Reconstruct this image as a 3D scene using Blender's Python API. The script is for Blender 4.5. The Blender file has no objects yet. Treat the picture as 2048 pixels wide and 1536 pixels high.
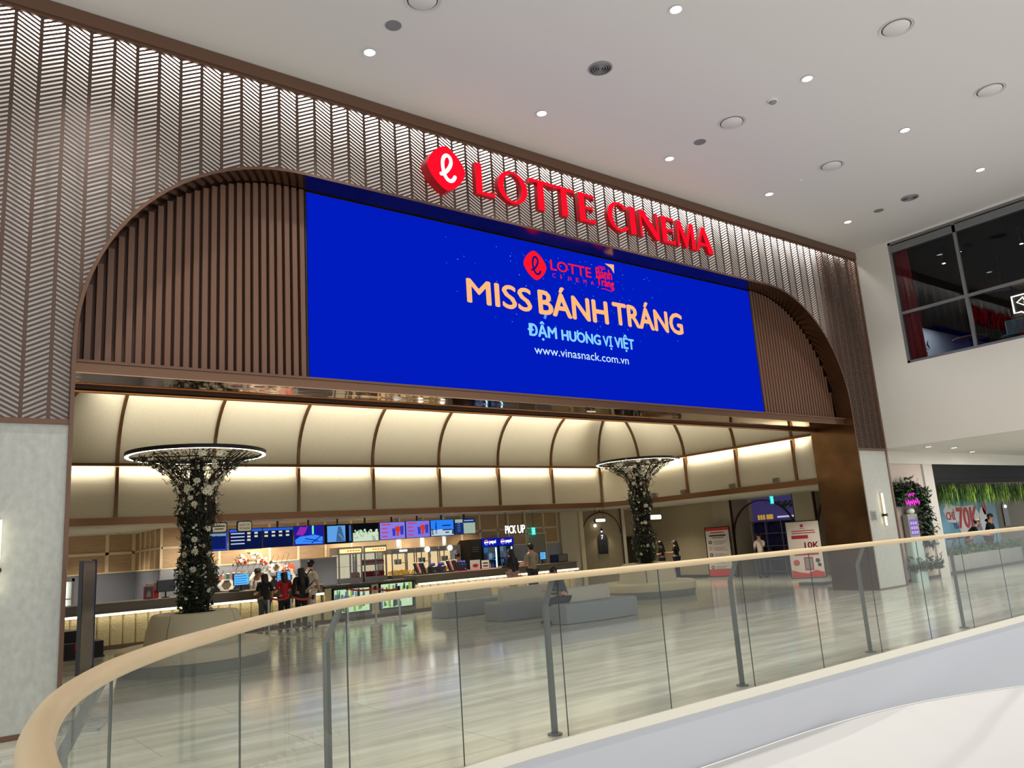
import bpy, math, random
from mathutils import Vector, Matrix
random.seed(7)
SC = bpy.context.scene
COL = SC.collection
PI = math.pi
R_ = math.radians
ORG = {}

# ------------------------------------------------------------------ materials
def lin(c):
    return tuple((x/12.92 if x <= .04045 else ((x+.055)/1.055)**2.4) for x in (c[0]/255, c[1]/255, c[2]/255))
MATS = {}
def mat(name, rgb, rough=.6, metal=0., emit=0., ecol=None, noise=None, bump=None, spec=.5):
    """rgb in 0-255 display values; noise=(scale xyz, amount) tints the base; bump=(scale xyz, strength)."""
    if name in MATS: return MATS[name]
    m = bpy.data.materials.new(name); m.use_nodes = True
    nt = m.node_tree; b = nt.nodes['Principled BSDF']
    c = lin(rgb) + (1,)
    b.inputs['Base Color'].default_value = c
    b.inputs['Roughness'].default_value = rough
    b.inputs['Metallic'].default_value = metal
    b.inputs['Specular IOR Level'].default_value = spec
    if emit:
        b.inputs['Emission Color'].default_value = (lin(ecol) if ecol else c[:3]) + (1,)
        b.inputs['Emission Strength'].default_value = emit
    tc = None
    def coords(sc):
        nonlocal tc
        if tc is None: tc = nt.nodes.new('ShaderNodeTexCoord')
        mp = nt.nodes.new('ShaderNodeMapping'); mp.inputs['Scale'].default_value = sc
        nt.links.new(tc.outputs['Object'], mp.inputs['Vector']); return mp.outputs['Vector']
    if noise:
        n = nt.nodes.new('ShaderNodeTexNoise'); n.inputs['Scale'].default_value = 1; n.inputs['Detail'].default_value = 4
        nt.links.new(coords(noise[0]), n.inputs['Vector'])
        r = nt.nodes.new('ShaderNodeValToRGB'); a = noise[1]
        r.color_ramp.elements[0].position = .3; r.color_ramp.elements[1].position = .7
        r.color_ramp.elements[0].color = tuple(x*(1-a) for x in c[:3]) + (1,)
        r.color_ramp.elements[1].color = tuple(min(1, x*(1+a)) for x in c[:3]) + (1,)
        nt.links.new(n.outputs['Fac'], r.inputs['Fac']); nt.links.new(r.outputs['Color'], b.inputs['Base Color'])
    if bump:
        n = nt.nodes.new('ShaderNodeTexNoise'); n.inputs['Scale'].default_value = 1; n.inputs['Detail'].default_value = 2
        nt.links.new(coords(bump[0]), n.inputs['Vector'])
        bp = nt.nodes.new('ShaderNodeBump'); bp.inputs['Strength'].default_value = bump[1]; bp.inputs['Distance'].default_value = .05
        nt.links.new(n.outputs['Fac'], bp.inputs['Height']); nt.links.new(bp.outputs['Normal'], b.inputs['Normal'])
    MATS[name] = m
    return m

def glass_mat(name, tint, refl=1.45, haze=0.0, hazecol=(200, 205, 205)):
    if name in MATS: return MATS[name]
    m = bpy.data.materials.new(name); m.use_nodes = True; nt = m.node_tree; nt.nodes.clear()
    out = nt.nodes.new('ShaderNodeOutputMaterial')
    tr = nt.nodes.new('ShaderNodeBsdfTransparent'); tr.inputs['Color'].default_value = tuple(tint) + (1,)
    gl = nt.nodes.new('ShaderNodeBsdfGlossy'); gl.inputs['Roughness'].default_value = .0
    fr = nt.nodes.new('ShaderNodeFresnel'); fr.inputs['IOR'].default_value = refl
    mx = nt.nodes.new('ShaderNodeMixShader')
    nt.links.new(fr.outputs[0], mx.inputs[0]); nt.links.new(tr.outputs[0], mx.inputs[1]); nt.links.new(gl.outputs[0], mx.inputs[2])
    last = mx
    if haze:
        df = nt.nodes.new('ShaderNodeBsdfDiffuse'); df.inputs['Color'].default_value = lin(hazecol) + (1,)
        m2 = nt.nodes.new('ShaderNodeMixShader'); m2.inputs[0].default_value = haze
        nt.links.new(mx.outputs[0], m2.inputs[1]); nt.links.new(df.outputs[0], m2.inputs[2]); last = m2
    nt.links.new(last.outputs[0], out.inputs[0])
    MATS[name] = m
    return m

def emis(name, rgb, s=1.):
    if name in MATS: return MATS[name]
    m = bpy.data.materials.new(name); m.use_nodes = True; nt = m.node_tree; nt.nodes.clear()
    out = nt.nodes.new('ShaderNodeOutputMaterial'); e = nt.nodes.new('ShaderNodeEmission')
    e.inputs[0].default_value = lin(rgb) + (1,); e.inputs[1].default_value = s
    nt.links.new(e.outputs[0], out.inputs[0]); MATS[name] = m
    return m

# ------------------------------------------------------------------ mesh builder
class MB:
    def __init__(s): s.v = []; s.f = []; s.mi = []; s.cur = 0
    def add(s, vs, fs):
        o = len(s.v); s.v += [tuple(p) for p in vs]
        for f in fs: s.f.append(tuple(i+o for i in f)); s.mi.append(s.cur)
        return s
    def m(s, i): s.cur = i; return s
    def box(s, x0, x1, y0, y1, z0, z1):
        return s.add([(x0,y0,z0),(x1,y0,z0),(x1,y1,z0),(x0,y1,z0),(x0,y0,z1),(x1,y0,z1),(x1,y1,z1),(x0,y1,z1)],
                     [(0,3,2,1),(4,5,6,7),(0,1,5,4),(1,2,6,5),(2,3,7,6),(3,0,4,7)])
    def bbox(s, x0, x1, y0, y1, z0, z1, b=.02):
        """box with chamfered vertical edges and top edge"""
        b = min(b, (x1-x0)*.45, (y1-y0)*.45)
        def ring(i, z): 
            X0, X1, Y0, Y1 = x0+i, x1-i, y0+i, y1-i
            return [(X0+b,Y0,z),(X1-b,Y0,z),(X1,Y0+b,z),(X1,Y1-b,z),(X1-b,Y1,z),(X0+b,Y1,z),(X0,Y1-b,z),(X0,Y0+b,z)]
        vs = ring(0, z0) + ring(0, z1-b) + ring(b*.8, z1)
        fs = [tuple(range(7,-1,-1)), tuple(range(16,24))]
        for k in (0, 8):
            for i in range(8): fs.append((k+i, k+(i+1) % 8, k+8+(i+1) % 8, k+8+i))
        return s.add(vs, fs)
    def quad(s, a, b, c, d): return s.add([a, b, c, d], [(0,1,2,3)])
    def prism(s, pts, d, close=True):
        """pts: 3D polygon, extruded by vector d"""
        n = len(pts); d = Vector(d); P = [Vector(p) for p in pts]
        fs = [tuple(range(n)), tuple(range(2*n-1, n-1, -1))]
        for i in range(n): j = (i+1) % n; fs.append((j, i, n+i, n+j))
        return s.add([tuple(p) for p in P] + [tuple(p+d) for p in P], fs)
    def cyl(s, p0, p1, r0, r1=None, n=12, caps=True):
        r1 = r0 if r1 is None else r1
        p0, p1 = Vector(p0), Vector(p1); d = (p1-p0).normalized()
        a = d.orthogonal().normalized(); b = d.cross(a)
        vs = []
        for p, r in ((p0, r0), (p1, r1)):
            for i in range(n):
                t = 2*PI*i/n; vs.append(p + a*math.cos(t)*r + b*math.sin(t)*r)
        fs = [(i, (i+1) % n, n+(i+1) % n, n+i) for i in range(n)]
        if caps: fs += [tuple(range(n-1, -1, -1)), tuple(range(n, 2*n))]
        return s.add(vs, fs)
    def tube(s, path, r, n=8, closed=False, caps=True):
        P = [Vector(p) for p in path]; N = len(P); vs = []; up = None
        for i, p in enumerate(P):
            if closed: t = (P[(i+1) % N]-P[i-1]).normalized()
            else: t = (P[min(i+1, N-1)]-P[max(i-1, 0)]).normalized()
            if up is None: up = t.orthogonal().normalized()
            up = (up - t*up.dot(t)).normalized(); b = t.cross(up)
            rr = r[i] if isinstance(r, (list, tuple)) else r
            for k in range(n):
                a = 2*PI*k/n; vs.append(p + up*math.cos(a)*rr + b*math.sin(a)*rr)
        fs = []
        for i in range(N if closed else N-1):
            for k in range(n):
                i2 = (i+1) % N; fs.append((i*n+k, i*n+(k+1) % n, i2*n+(k+1) % n, i2*n+k))
        if caps and not closed: fs += [tuple(range(n-1, -1, -1)), tuple(range((N-1)*n, N*n))]
        return s.add(vs, fs)
    def lathe(s, prof, c=(0,0,0), n=24, a0=0., a1=2*PI):
        full = abs(a1-a0-2*PI) < 1e-6; m = n if full else n+1; vs = []
        for r, z in prof:
            for i in range(m):
                a = a0+(a1-a0)*i/n; vs.append((c[0]+r*math.cos(a), c[1]+r*math.sin(a), c[2]+z))
        fs = []
        for j in range(len(prof)-1):
            for i in range(n):
                i2 = (i+1) % m; fs.append((j*m+i, j*m+i2, (j+1)*m+i2, (j+1)*m+i))
        return s.add(vs, fs)
    def ball(s, c, rx, ry=None, rz=None, n=12, m=8):
        ry = ry or rx; rz = rz or rx
        o = MB(); o.lathe([(math.sin(PI*j/m) or 1e-4, -math.cos(PI*j/m)) for j in range(m+1)], n=n)
        return s.add([(c[0]+x*rx, c[1]+y*ry, c[2]+z*rz) for x, y, z in o.v], o.f)
    def mapv(s, fn): s.v = [tuple(fn(*p)) for p in s.v]; return s
    def build(s, name, mats, parent=None, smooth=False, local=False, bevel=0):
        me = bpy.data.meshes.new(name)
        o = bpy.data.objects.new(name, me); COL.objects.link(o)
        org = Vector((0,0,0))
        if parent is not None:
            o.parent = parent; org = ORG.get(parent.name, org)
        ORG[o.name] = org
        vs = s.v if local else [tuple(Vector(p)-org) for p in s.v]
        me.from_pydata(vs, [], s.f)
        for mm in (mats if isinstance(mats, (list, tuple)) else [mats]): me.materials.append(mm)
        if any(s.mi): me.polygons.foreach_set('material_index', s.mi)
        if smooth:
            me.polygons.foreach_set('use_smooth', [True]*len(s.f))
            me.set_sharp_from_angle(angle=R_(50))
        me.update()
        if bevel:
            bv = o.modifiers.new('bevel', 'BEVEL'); bv.width = bevel; bv.segments = 2; bv.limit_method = 'ANGLE'
        return o

def thing(name, label, cat, loc=(0,0,0), rotz=0, group=None):
    o = bpy.data.objects.new(name, None); COL.objects.link(o)
    o.location = loc; o.rotation_euler = (0,0,rotz); o.empty_display_size = .2
    o['label'] = label; o['category'] = cat
    if group: o['group'] = group
    ORG[o.name] = Vector(loc)
    return o
def tag(o, label, cat, group=None):
    o['label'] = label; o['category'] = cat
    if group: o['group'] = group
    return o
def struct(o, label=None):
    o['kind'] = 'structure'
    if label: o['label'] = label
    return o
def sroot(name, loc=(0,0,0)):
    o = bpy.data.objects.new(name, None); COL.objects.link(o); o.location = loc; ORG[o.name] = Vector(loc); o['kind'] = 'structure'; return o
def stuff(o): o['kind'] = 'stuff'; return o
def dup(root, loc, rotz=None, label=None, group=None):
    r = root.copy(); COL.objects.link(r); r.location = loc
    if rotz is not None: r.rotation_euler = (0,0,rotz)
    if label: r['label'] = label
    if group: r['group'] = group
    ORG[r.name] = Vector(loc)
    for ch in list(root.children):
        c = ch.copy(); COL.objects.link(c); c.parent = r; ORG[c.name] = Vector(loc)
        for g in list(ch.children):
            d = g.copy(); COL.objects.link(d); d.parent = c
    return r
def moved(mesh_obj, loc, label=None):
    """copy of a one-mesh thing at another place"""
    c = mesh_obj.copy(); COL.objects.link(c); c.location = loc
    if label: c['label'] = label
    return c

def text_geo(body, bold=0., res=3):
    cu = bpy.data.curves.new('t', 'FONT'); cu.body = body; cu.resolution_u = res; cu.offset = bold
    o = bpy.data.objects.new('t', cu); COL.objects.link(o)
    dg = bpy.context.evaluated_depsgraph_get(); dg.update()
    me = bpy.data.meshes.new_from_object(o.evaluated_get(dg))
    vs = [tuple(v.co) for v in me.vertices]; fs = [tuple(p.vertices) for p in me.polygons]
    bpy.data.objects.remove(o); bpy.data.curves.remove(cu); bpy.data.meshes.remove(me)
    return vs, fs
def text_mb(body, u0, u1, w0, w1, fn, bold=0., mb=None, depth=0.):
    """text fitted to the rectangle u0..u1 x w0..w1; fn(u, w, d) gives the point"""
    vs, fs = text_geo(body); mb = mb or MB()
    if not vs: return mb
    xs = [v[0] for v in vs]; ys = [v[1] for v in vs]; a, b, c, d = min(xs), max(xs), min(ys), max(ys)
    g = lambda v: (u0+(v[0]-a)/(b-a)*(u1-u0), w0+(v[1]-c)/(d-c)*(w1-w0))
    k = bold*(w1-w0)*1.1                                   # heavier weight: the outline repeated a little to the sides
    for i, (du, dw) in enumerate(((0, 0),) if not bold else ((-k, 0), (k, 0), (0, k*.7), (0, -k*.7), (0, 0))): mb.add([fn(g(v)[0]+du, g(v)[1]+dw, .0003*i) for v in vs], fs)
    return mb
XZ = lambda y: (lambda u, w, d: (u, y-d, w))           # text on a plane facing the viewer side (-Y)

def area(name, loc, rot, sx, sy, watts, col=(1,1,1), spread=180):
    l = bpy.data.lights.new(name, 'AREA'); l.shape = 'RECTANGLE'; l.size = sx; l.size_y = sy; l.energy = watts; l.color = col
    l.spread = R_(spread)
    o = bpy.data.objects.new(name, l); COL.objects.link(o); o.location = loc; o.rotation_euler = rot; return o
def spot(name, loc, watts, col=(1,1,1), ang=110, blend=.8, r=.06, rot=(0,0,0)):
    l = bpy.data.lights.new(name, 'SPOT'); l.energy = watts; l.color = col; l.spot_size = R_(ang); l.spot_blend = blend; l.shadow_soft_size = r
    o = bpy.data.objects.new(name, l); COL.objects.link(o); o.location = loc; o.rotation_euler = rot; return o
WARM = (1, .82, .6); WARM2 = (1, .91, .76)

# ------------------------------------------------------------------ palette
white_ceiling = mat('white ceiling paint', (222, 219, 215), .9)
wall_white = mat('warm white wall paint', (220, 216, 206), .85)
plaster = mat('grey woven wallcovering', (186, 189, 184), .85, noise=((14, 14, 9), .1))
bronze = mat('dark bronze', (92, 72, 62), .5, .3)
bronze_trim = mat('bronze trim', (112, 84, 68), .42, .35)
copper = mat('brushed copper sheet', (118, 90, 66), .2, .95, noise=((1.1, 1.1, 1.4), .3), bump=((1.1, .8, .9), .28))
mirror_copper = mat('polished copper soffit', (186, 154, 122), .05, 1., bump=((.8, 2.5, 1), .1))
slat_brown = mat('brown metal slats', (118, 86, 70), .42, .15)
backing = mat('white backing with added glow', (225, 225, 220), .8, emit=.14)  # slight emission stands in for light reaching the backing
cream = mat('cream fabric panel', (200, 190, 166), .85, noise=((30, 30, 30), .05))
soffit_paint = mat('beige soffit paint', (200, 192, 180), .9)
dark = mat('black', (14, 14, 16), .5)
dark_gloss = mat('gloss black', (12, 12, 14), .2)
steel = mat('brushed steel', (176, 178, 178), .3, .85)
steel_grey = mat('grey steel', (158, 158, 154), .4, .35)
post_steel = mat('railing post steel', (112, 116, 112), .4, .6)
white_plastic = mat('white plastic', (225, 225, 222), .5)
led_white = emis('white LED', (255, 250, 240), 4.)
led_warm = emis('warm LED', (255, 236, 200), 4.)
red_paint = mat('red', (186, 26, 32), .5)
navy = mat('navy', (18, 26, 86), .4)
tan_wood = mat('light tan veneer', (182, 150, 112), .55, noise=((3, 3, 22), .12))
tan_frame = mat('pale timber battens', (232, 212, 176), .6)
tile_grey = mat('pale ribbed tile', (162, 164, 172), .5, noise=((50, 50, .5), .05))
# ================================================================== camera
cam = bpy.data.cameras.new('camera'); camo = bpy.data.objects.new('camera', cam); COL.objects.link(camo)
cam.sensor_width = 36; cam.lens = 27.787; cam.clip_end = 300; cam.clip_start = .05
CR = Vector((0.79535, -0.60233, -0.06800)); CD = Vector((0.06778, 0.19985, -0.97748)); CF = Vector((0.60235, 0.77283, 0.19978))
camo.matrix_world = Matrix(((CR.x, -CD.x, -CF.x, 1.4612), (CR.y, -CD.y, -CF.y, -10.9768), (CR.z, -CD.z, -CF.z, 1.75), (0, 0, 0, 1)))
SC.camera = camo

# ================================================================== main hall shell
CEIL = 9.35
struct(MB().box(-4, 22.87, -17, .3, CEIL, CEIL+.2).build('ceiling', white_ceiling))

# portal arch outline (plane y=0): jambs X 3.07 / 21.33, corner radius 3.05, head at 7.68
AX0, AX1, AR, AZ = 3.07, 21.33, 3.05, 7.68
AC0, AC1, ACZ = AX0+AR, AX1-AR, AZ-AR
def zarch(x, e=0.):
    """height of the arch edge (enlarged by e) above x; None outside the opening"""
    r = AR+e
    if x < AX0-e or x > AX1+e: return None
    if x < AC0: return ACZ + math.sqrt(max(0, r*r-(AC0-x)**2))
    if x > AC1: return ACZ + math.sqrt(max(0, r*r-(x-AC1)**2))
    return AZ+e
def arch_path(e=0., z0=0., n=20):
    r = AR+e; P = [(AX0-e, z0)]
    P += [(AC0-r*math.cos(PI/2*i/n), ACZ+r*math.sin(PI/2*i/n)) for i in range(n+1)]
    P += [(AC1+r*math.sin(PI/2*i/n), ACZ+r*math.cos(PI/2*i/n)) for i in range(n+1)]
    P.append((AX1+e, z0)); return P

facade = sroot('wall_facade')
# herringbone lattice: stiles every 0.2955 m, slanted bars every 0.064 m; the slots are real openings
HB0, HBT = 3.65, 9.14
def clip(poly, nx, nz, d):
    out = []
    for i in range(len(poly)):
        a, b = poly[i], poly[(i+1) % len(poly)]; da = a[0]*nx+a[1]*nz-d; db = b[0]*nx+b[1]*nz-d
        if da >= 0: out.append(a)
        if da*db < 0: t = da/(da-db); out.append((a[0]+t*(b[0]-a[0]), a[1]+t*(b[1]-a[1])))
    return out
def cut(poly):
    """clip an XZ polygon to the lattice area: below the top trim, above the base trim, outside the arch"""
    cx = sum(p[0] for p in poly)/len(poly); cz = sum(p[1] for p in poly)/len(poly); e = .035
    poly = clip(poly, 0, -1, -HBT); 
    if poly: poly = clip(poly, 0, 1, HB0)
    if not poly: return []
    if AC0 <= cx <= AC1: return clip(poly, 0, 1, AZ+e)
    left = cx < AC0; c = AC0 if left else AC1
    if cz <= ACZ: n = (-1, 0) if left else (1, 0)
    else:
        l = math.hypot(cx-c, cz-ACZ); n = ((cx-c)/l, (cz-ACZ)/l)
    return clip(poly, n[0], n[1], c*n[0]+ACZ*n[1]+AR+e)
lat = MB(); CW = .2955; PITCH = .064
def put(poly, y=0., d=.012):
    p = cut(poly)
    if len(p) > 2: lat.prism([(x, y, z) for x, z in p], (0, d, 0))
for k in range(-14, 69):
    x0 = 2.80+CW*k; x1 = x0+CW
    if x0 > 22.75: break
    x1 = min(x1, 22.8)
    for j in range(12):                                   # stile in short pieces so each is cut to the arch
        za = HB0+(HBT-HB0)*j/12; zb = HB0+(HBT-HB0)*(j+1)/12
        put([(x0-.022, za), (x0+.022, za), (x0+.022, zb), (x0-.022, zb)])
    s = -1 if k % 2 == 0 else 1                            # zigzag
    a, b = x0+.02, x1-.02; rise = s*.55*(b-a)
    z = HB0-.2
    while z < HBT+.2:
        za = z - rise/2; zb = z + rise/2; h = .0158
        put([(a, za-h), (b, zb-h), (b, zb+h), (a, za+h)], .001, .008)
        z += PITCH
lat.build('lattice_panel', bronze, facade)
bk = MB(); n = 200; xs = [-1.5+(22.85+1.5)*i/n for i in range(n+1)]
xs = sorted(set([round(x, 3) for x in xs] + [AX0-.02, AX1+.02]))
for a, b in zip(xs, xs[1:]):
    m_ = (a+b)/2; za = zarch(a, .02) or HB0; zb = zarch(b, .02) or HB0
    if zarch(m_, .02) is None: za = zb = HB0
    else:
        za = max(za, HB0); zb = max(zb, HB0)
    bk.quad((a, .27, za), (b, .27, zb), (b, .27, 9.3), (a, .27, 9.3))
bk.build('lattice_backing', backing, facade)
tr = MB(); tr.box(-1.5, 22.87, -.05, .03, HBT, CEIL-.012); tr.box(-1.5, 22.87, -.012, .025, HBT-.045, HBT)
tr.box(-1.5, AX0-.04, -.03, .2, 3.585, HB0); tr.box(AX1+.04, 22.78, -.03, .2, 3.585, HB0)
tr.box(22.79, 22.87, -.03, .3, 0, HBT)
tr.build('edge_trim', bronze_trim, facade)
# arch lip and deep copper reveal
def sweep2(pth, prof):
    """pth: list of rings; each ring is a list of points -> skin"""
    mb = MB(); m = len(pth[0]); mb.v = [p for r in pth for p in r]
    for i in range(len(pth)-1):
        for k in range(m-1): mb.f.append((i*m+k, (i+1)*m+k, (i+1)*m+k+1, i*m+k+1)); mb.mi.append(0)
    return mb
A0, A1 = arch_path(0), arch_path(.045)
lip = sweep2([[(a[0], -.04, a[1]), (a[0], -.046, a[1]), (b[0], -.046, b[1]), (b[0], .05, b[1])] for a, b in zip(A0, A1)], None)
lip.build('arch_lip', bronze_trim, facade, smooth=True)
DEP = 1.24
rev = sweep2([[(a[0], -.04, a[1]), (a[0], DEP, a[1])] for a in A0], None)
rev.build('arch_reveal', copper, facade, smooth=True)
# pier faces below the lattice
pl = sroot('wall_left'); MB().box(-1.5, AX0-.045, -.005, .2, .06, 3.585).build('pier_face', plaster, pl)
MB().box(-1.5, AX0-.045, -.02, .2, 0, .06).build('skirting', bronze_trim, pl)
MB().box(-1.5, AX0-.002, .2, DEP, 0, 3.6).build('pier_core', plaster, pl)
pr_ = sroot('wall_right_pier'); pr_.name = 'wall_pier'
MB().box(AX1+.045, 22.79, -.005, .2, .03, 3.585).build('pier_face', mat('pale pier wallcovering', (196, 197, 190), .85, noise=((9, 9, 7), .05)), pr_)
MB().box(AX1+.045, 22.87, -.02, .2, 0, .03).build('skirting', bronze_trim, pr_)
MB().box(AX1+.006, 22.87, .2, DEP, 0, CEIL).build('pier_core', mat('brown jamb paint', (74, 56, 44), .5), pr_)
# wall behind the screen closes the arch above the transom
bh = MB(); P = arch_path(.3, 4.4)
bh.prism([(x, .72, z) for x, z in P], (0, .1, 0)); struct(bh.build('wall_back', mat('black backing', (26, 20, 18), .8)))
struct(MB().box(-1.5, 22.87, .6, 1.2, 8.0, CEIL).build('wall_upper', mat('black backing', (26, 20, 18), .8)))

# transom beam under the screen: fascia, polished soffit, shutter box and rods
tb = sroot('trim_transom'); tb.name = 'trim_1'
MB().box(AX0+.01, AX1-.01, .2, .7, 4.31, 4.44).build('fascia', mat('brown transom metal', (128, 98, 80), .28, .8), tb)
MB().box(AX0+.01, AX1-.01, .17, .42, 4.44, 4.475).build('ledge', bronze_trim, tb)
MB().box(AX0+.01, AX1-.01, .2, 1.0, 4.3, 4.31).build('polished_soffit', mirror_copper, tb)
m = MB().box(AX0+.01, AX1-.01, 1.0, 1.22, 4.272, 4.7)
m.build('shutter_box', mat('dark copper', (54, 38, 30), .35, .6), tb)
for y, z, r in ((1.1, 4.25, .026),):
    MB().cyl((AX0+.02, y, z), (AX1-.02, y, z), r, n=10).build('guide_rod', mat('copper rod', (190, 132, 84), .25, .9), tb, smooth=True)

# right wall with the upper room's window
WX = 22.87
wr = sroot('wall_right')
w0, w1, wz0, wz1 = -9.65, -.98, 5.85, 9.3
m = MB().box(WX, WX+.25, -17, -.02, 3.65, wz0).box(WX, WX+.25, w1, -.02, wz0, CEIL).box(WX, WX+.25, -17, w0, wz0, CEIL).box(WX, WX+.25, w0, w1, wz1, CEIL)
m.build('wall_face', wall_white, wr)
alu = mat('grey aluminium', (126, 128, 128), .4, .5)
win = sroot('window_1', (WX, w1, wz0))
m = MB().box(WX+.02, WX+.14, w0, w1, wz0, wz0+.07).box(WX+.02, WX+.14, w0, w1, wz1-.07, wz1).box(WX+.02, WX+.14, w1-.07, w1, wz0, wz1).box(WX+.02, WX+.14, w0, w0+.07, wz0, wz1)
m.box(WX+.03, WX+.16, w0, w1-.07, wz1-.3, wz1-.1)
m.build('window_frame', alu, win)
for y in (-2.73, -4.46, -6.19, -7.92): MB().box(WX+.03, WX+.13, y-.04, y+.04, wz0+.07, wz1-.07).build('mullion', alu, win)
MB().box(WX+.035, WX+.125, w0+.07, w1-.07, 7.21, 7.29).build('transom_bar', alu, win)
MB().box(WX+.075, WX+.085, w0+.05, w1-.05, wz0+.05, wz1-.05).build('pane', glass_mat('window glass', (.86, .89, .9), 1.33), win)
# dark room behind the window
drk = mat('charcoal paint', (20, 22, 25), .8)
struct(MB().box(WX+.25, 30, -12, -11.9, 5.7, 9.4).build('wall_room_near', drk)); struct(MB().box(30, 30.1, -12, 0, 5.7, 9.4).build('wall_room_end', drk)); struct(MB().box(WX+.25, 30, -12, 0, 9.4, 9.5).build('ceiling_room', drk))
brick = mat('white glazed brick', (214, 214, 214), .3)
nt = brick.node_tree; bt = nt.nodes.new('ShaderNodeTexBrick'); tcn = nt.nodes.new('ShaderNodeTexCoord'); mpn = nt.nodes.new('ShaderNodeMapping')
mpn.inputs['Rotation'].default_value = (R_(90), 0, 0); mpn.inputs['Scale'].default_value = (3, 3, 3)
bt.inputs['Color1'].default_value = (.62, .62, .63, 1); bt.inputs['Color2'].default_value = (.58, .58, .6, 1); bt.inputs['Mortar'].default_value = (.2, .2, .21, 1); bt.inputs['Mortar Size'].default_value = .03
nt.links.new(tcn.outputs['Object'], mpn.inputs['Vector']); nt.links.new(mpn.outputs['Vector'], bt.inputs['Vector']); nt.links.new(bt.outputs['Color'], nt.nodes['Principled BSDF'].inputs['Base Color'])
struct(MB().box(WX+.25, 30, -.4, -.3, 5.8, 7.3).build('wall_room_brick', brick)); struct(MB().box(WX+.25, 30, -.4, -.3, 7.3, 9.4).build('wall_room_upper', drk))
struct(MB().box(WX+.25, 30, -12, -.3, 5.7, 5.8).build('floor_room', mat('dark floor', (60, 58, 58), .5)))

# walkway below the upper room
struct(MB().box(WX+.25, 40, -17, .4, 3.65, 3.75).build('ceiling_walkway', white_ceiling))
struct(MB().box(22.87, 40, -17, -.02, 3.62, 3.66).build('ceiling_soffit', white_ceiling)) if False else None

# ================================================================== floor, void edge and balustrade
flo = mat('polished stone floor', (186, 184, 174), .13, spec=.5)
nt = flo.node_tree; b = nt.nodes['Principled BSDF']; tc = nt.nodes.new('ShaderNodeTexCoord')
mp = nt.nodes.new('ShaderNodeMapping'); mp.inputs['Scale'].default_value = (.35, 2.6, 1); nt.links.new(tc.outputs['Object'], mp.inputs[0])
nz = nt.nodes.new('ShaderNodeTexNoise'); nz.inputs['Scale'].default_value = 1.6; nz.inputs['Detail'].default_value = 5; nt.links.new(mp.outputs[0], nz.inputs[0])
cr = nt.nodes.new('ShaderNodeValToRGB'); cr.color_ramp.elements[0].position = .35; cr.color_ramp.elements[1].position = .68
cr.color_ramp.elements[0].color = lin((168, 167, 153))+(1,); cr.color_ramp.elements[1].color = lin((202, 201, 186))+(1,); nt.links.new(nz.outputs[0], cr.inputs[0])
bk_ = nt.nodes.new('ShaderNodeTexBrick'); bk_.offset = .5; bk_.inputs['Scale'].default_value = 1; bk_.inputs['Brick Width'].default_value = 2.4; bk_.inputs['Row Height'].default_value = 1.2
bk_.inputs['Mortar Size'].default_value = .006; bk_.inputs['Color1'].default_value = (1, 1, 1, 1); bk_.inputs['Color2'].default_value = (.93, .94, .94, 1); bk_.inputs['Mortar'].default_value = (.62, .62, .6, 1)
nt.links.new(tc.outputs['Object'], bk_.inputs[0])
mu = nt.nodes.new('ShaderNodeMixRGB'); mu.blend_type = 'MULTIPLY'; mu.inputs[0].default_value = 1
nt.links.new(cr.outputs[0], mu.inputs[1]); nt.links.new(bk_.outputs[0], mu.inputs[2]); nt.links.new(mu.outputs[0], b.inputs['Base Color'])
band = mat('grey stone band', (168, 168, 164), .12, noise=((.4, 2.4, 1), .07))

RAILZ = 1.43
# balustrade line: straight along the facade, curving back beside the viewer on the left
RP = [(1.66, -11.6), (1.66, -10.6), (1.66, -9.7), (1.68, -9.24), (1.74, -8.85), (1.84, -8.45), (1.97, -8.1), (2.12, -7.78), (2.36, -7.38), (2.66, -6.98), (3.0, -6.55), (3.36, -6.16), (3.74, -5.82), (4.16, -5.5), (4.62, -5.26), (5.1, -5.12), (5.6, -5.05), (6.3, -5.02), (8, -5.02)]
def spline(P, step=.08):
    out = []
    for i in range(len(P)-1):
        p0 = Vector(P[max(i-1, 0)]); p1 = Vector(P[i]); p2 = Vector(P[i+1]); p3 = Vector(P[min(i+2, len(P)-1)])
        n = max(2, int((p2-p1).length/step))
        for k in range(n):
            t = k/n; out.append(.5*((2*p1)+(p2-p0)*t+(2*p0-5*p1+4*p2-p3)*t*t+(3*p1-p0-3*p2+p3)*t**3))
    out.append(Vector(P[-1])); return out
RS = spline(RP)
RL = [(p.x, p.y) for p in RS] + [(9+.5*i, -5.02) for i in range(46)]     # to X = 31.5
cum = [0.]
for a, b in zip(RL, RL[1:]): cum.append(cum[-1]+math.hypot(b[0]-a[0], b[1]-a[1]))
def at(s):
    s = max(0, min(s, cum[-1]-1e-4))
    i = max(0, next((k for k in range(len(cum)) if cum[k] > s), len(cum)-1)-1)
    t = (s-cum[i])/(cum[i+1]-cum[i]); a, b = RL[i], RL[i+1]; d = Vector((b[0]-a[0], b[1]-a[1])).normalized()
    return Vector((a[0]+t*(b[0]-a[0]), a[1]+t*(b[1]-a[1]))), d          # point, direction
def s_at_x(x): return next(cum[i]+(x-RL[i][0]) for i in range(len(RL)-1) if RL[i][1] > -5.3 and RL[i][0] <= x < RL[i+1][0])
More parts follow.
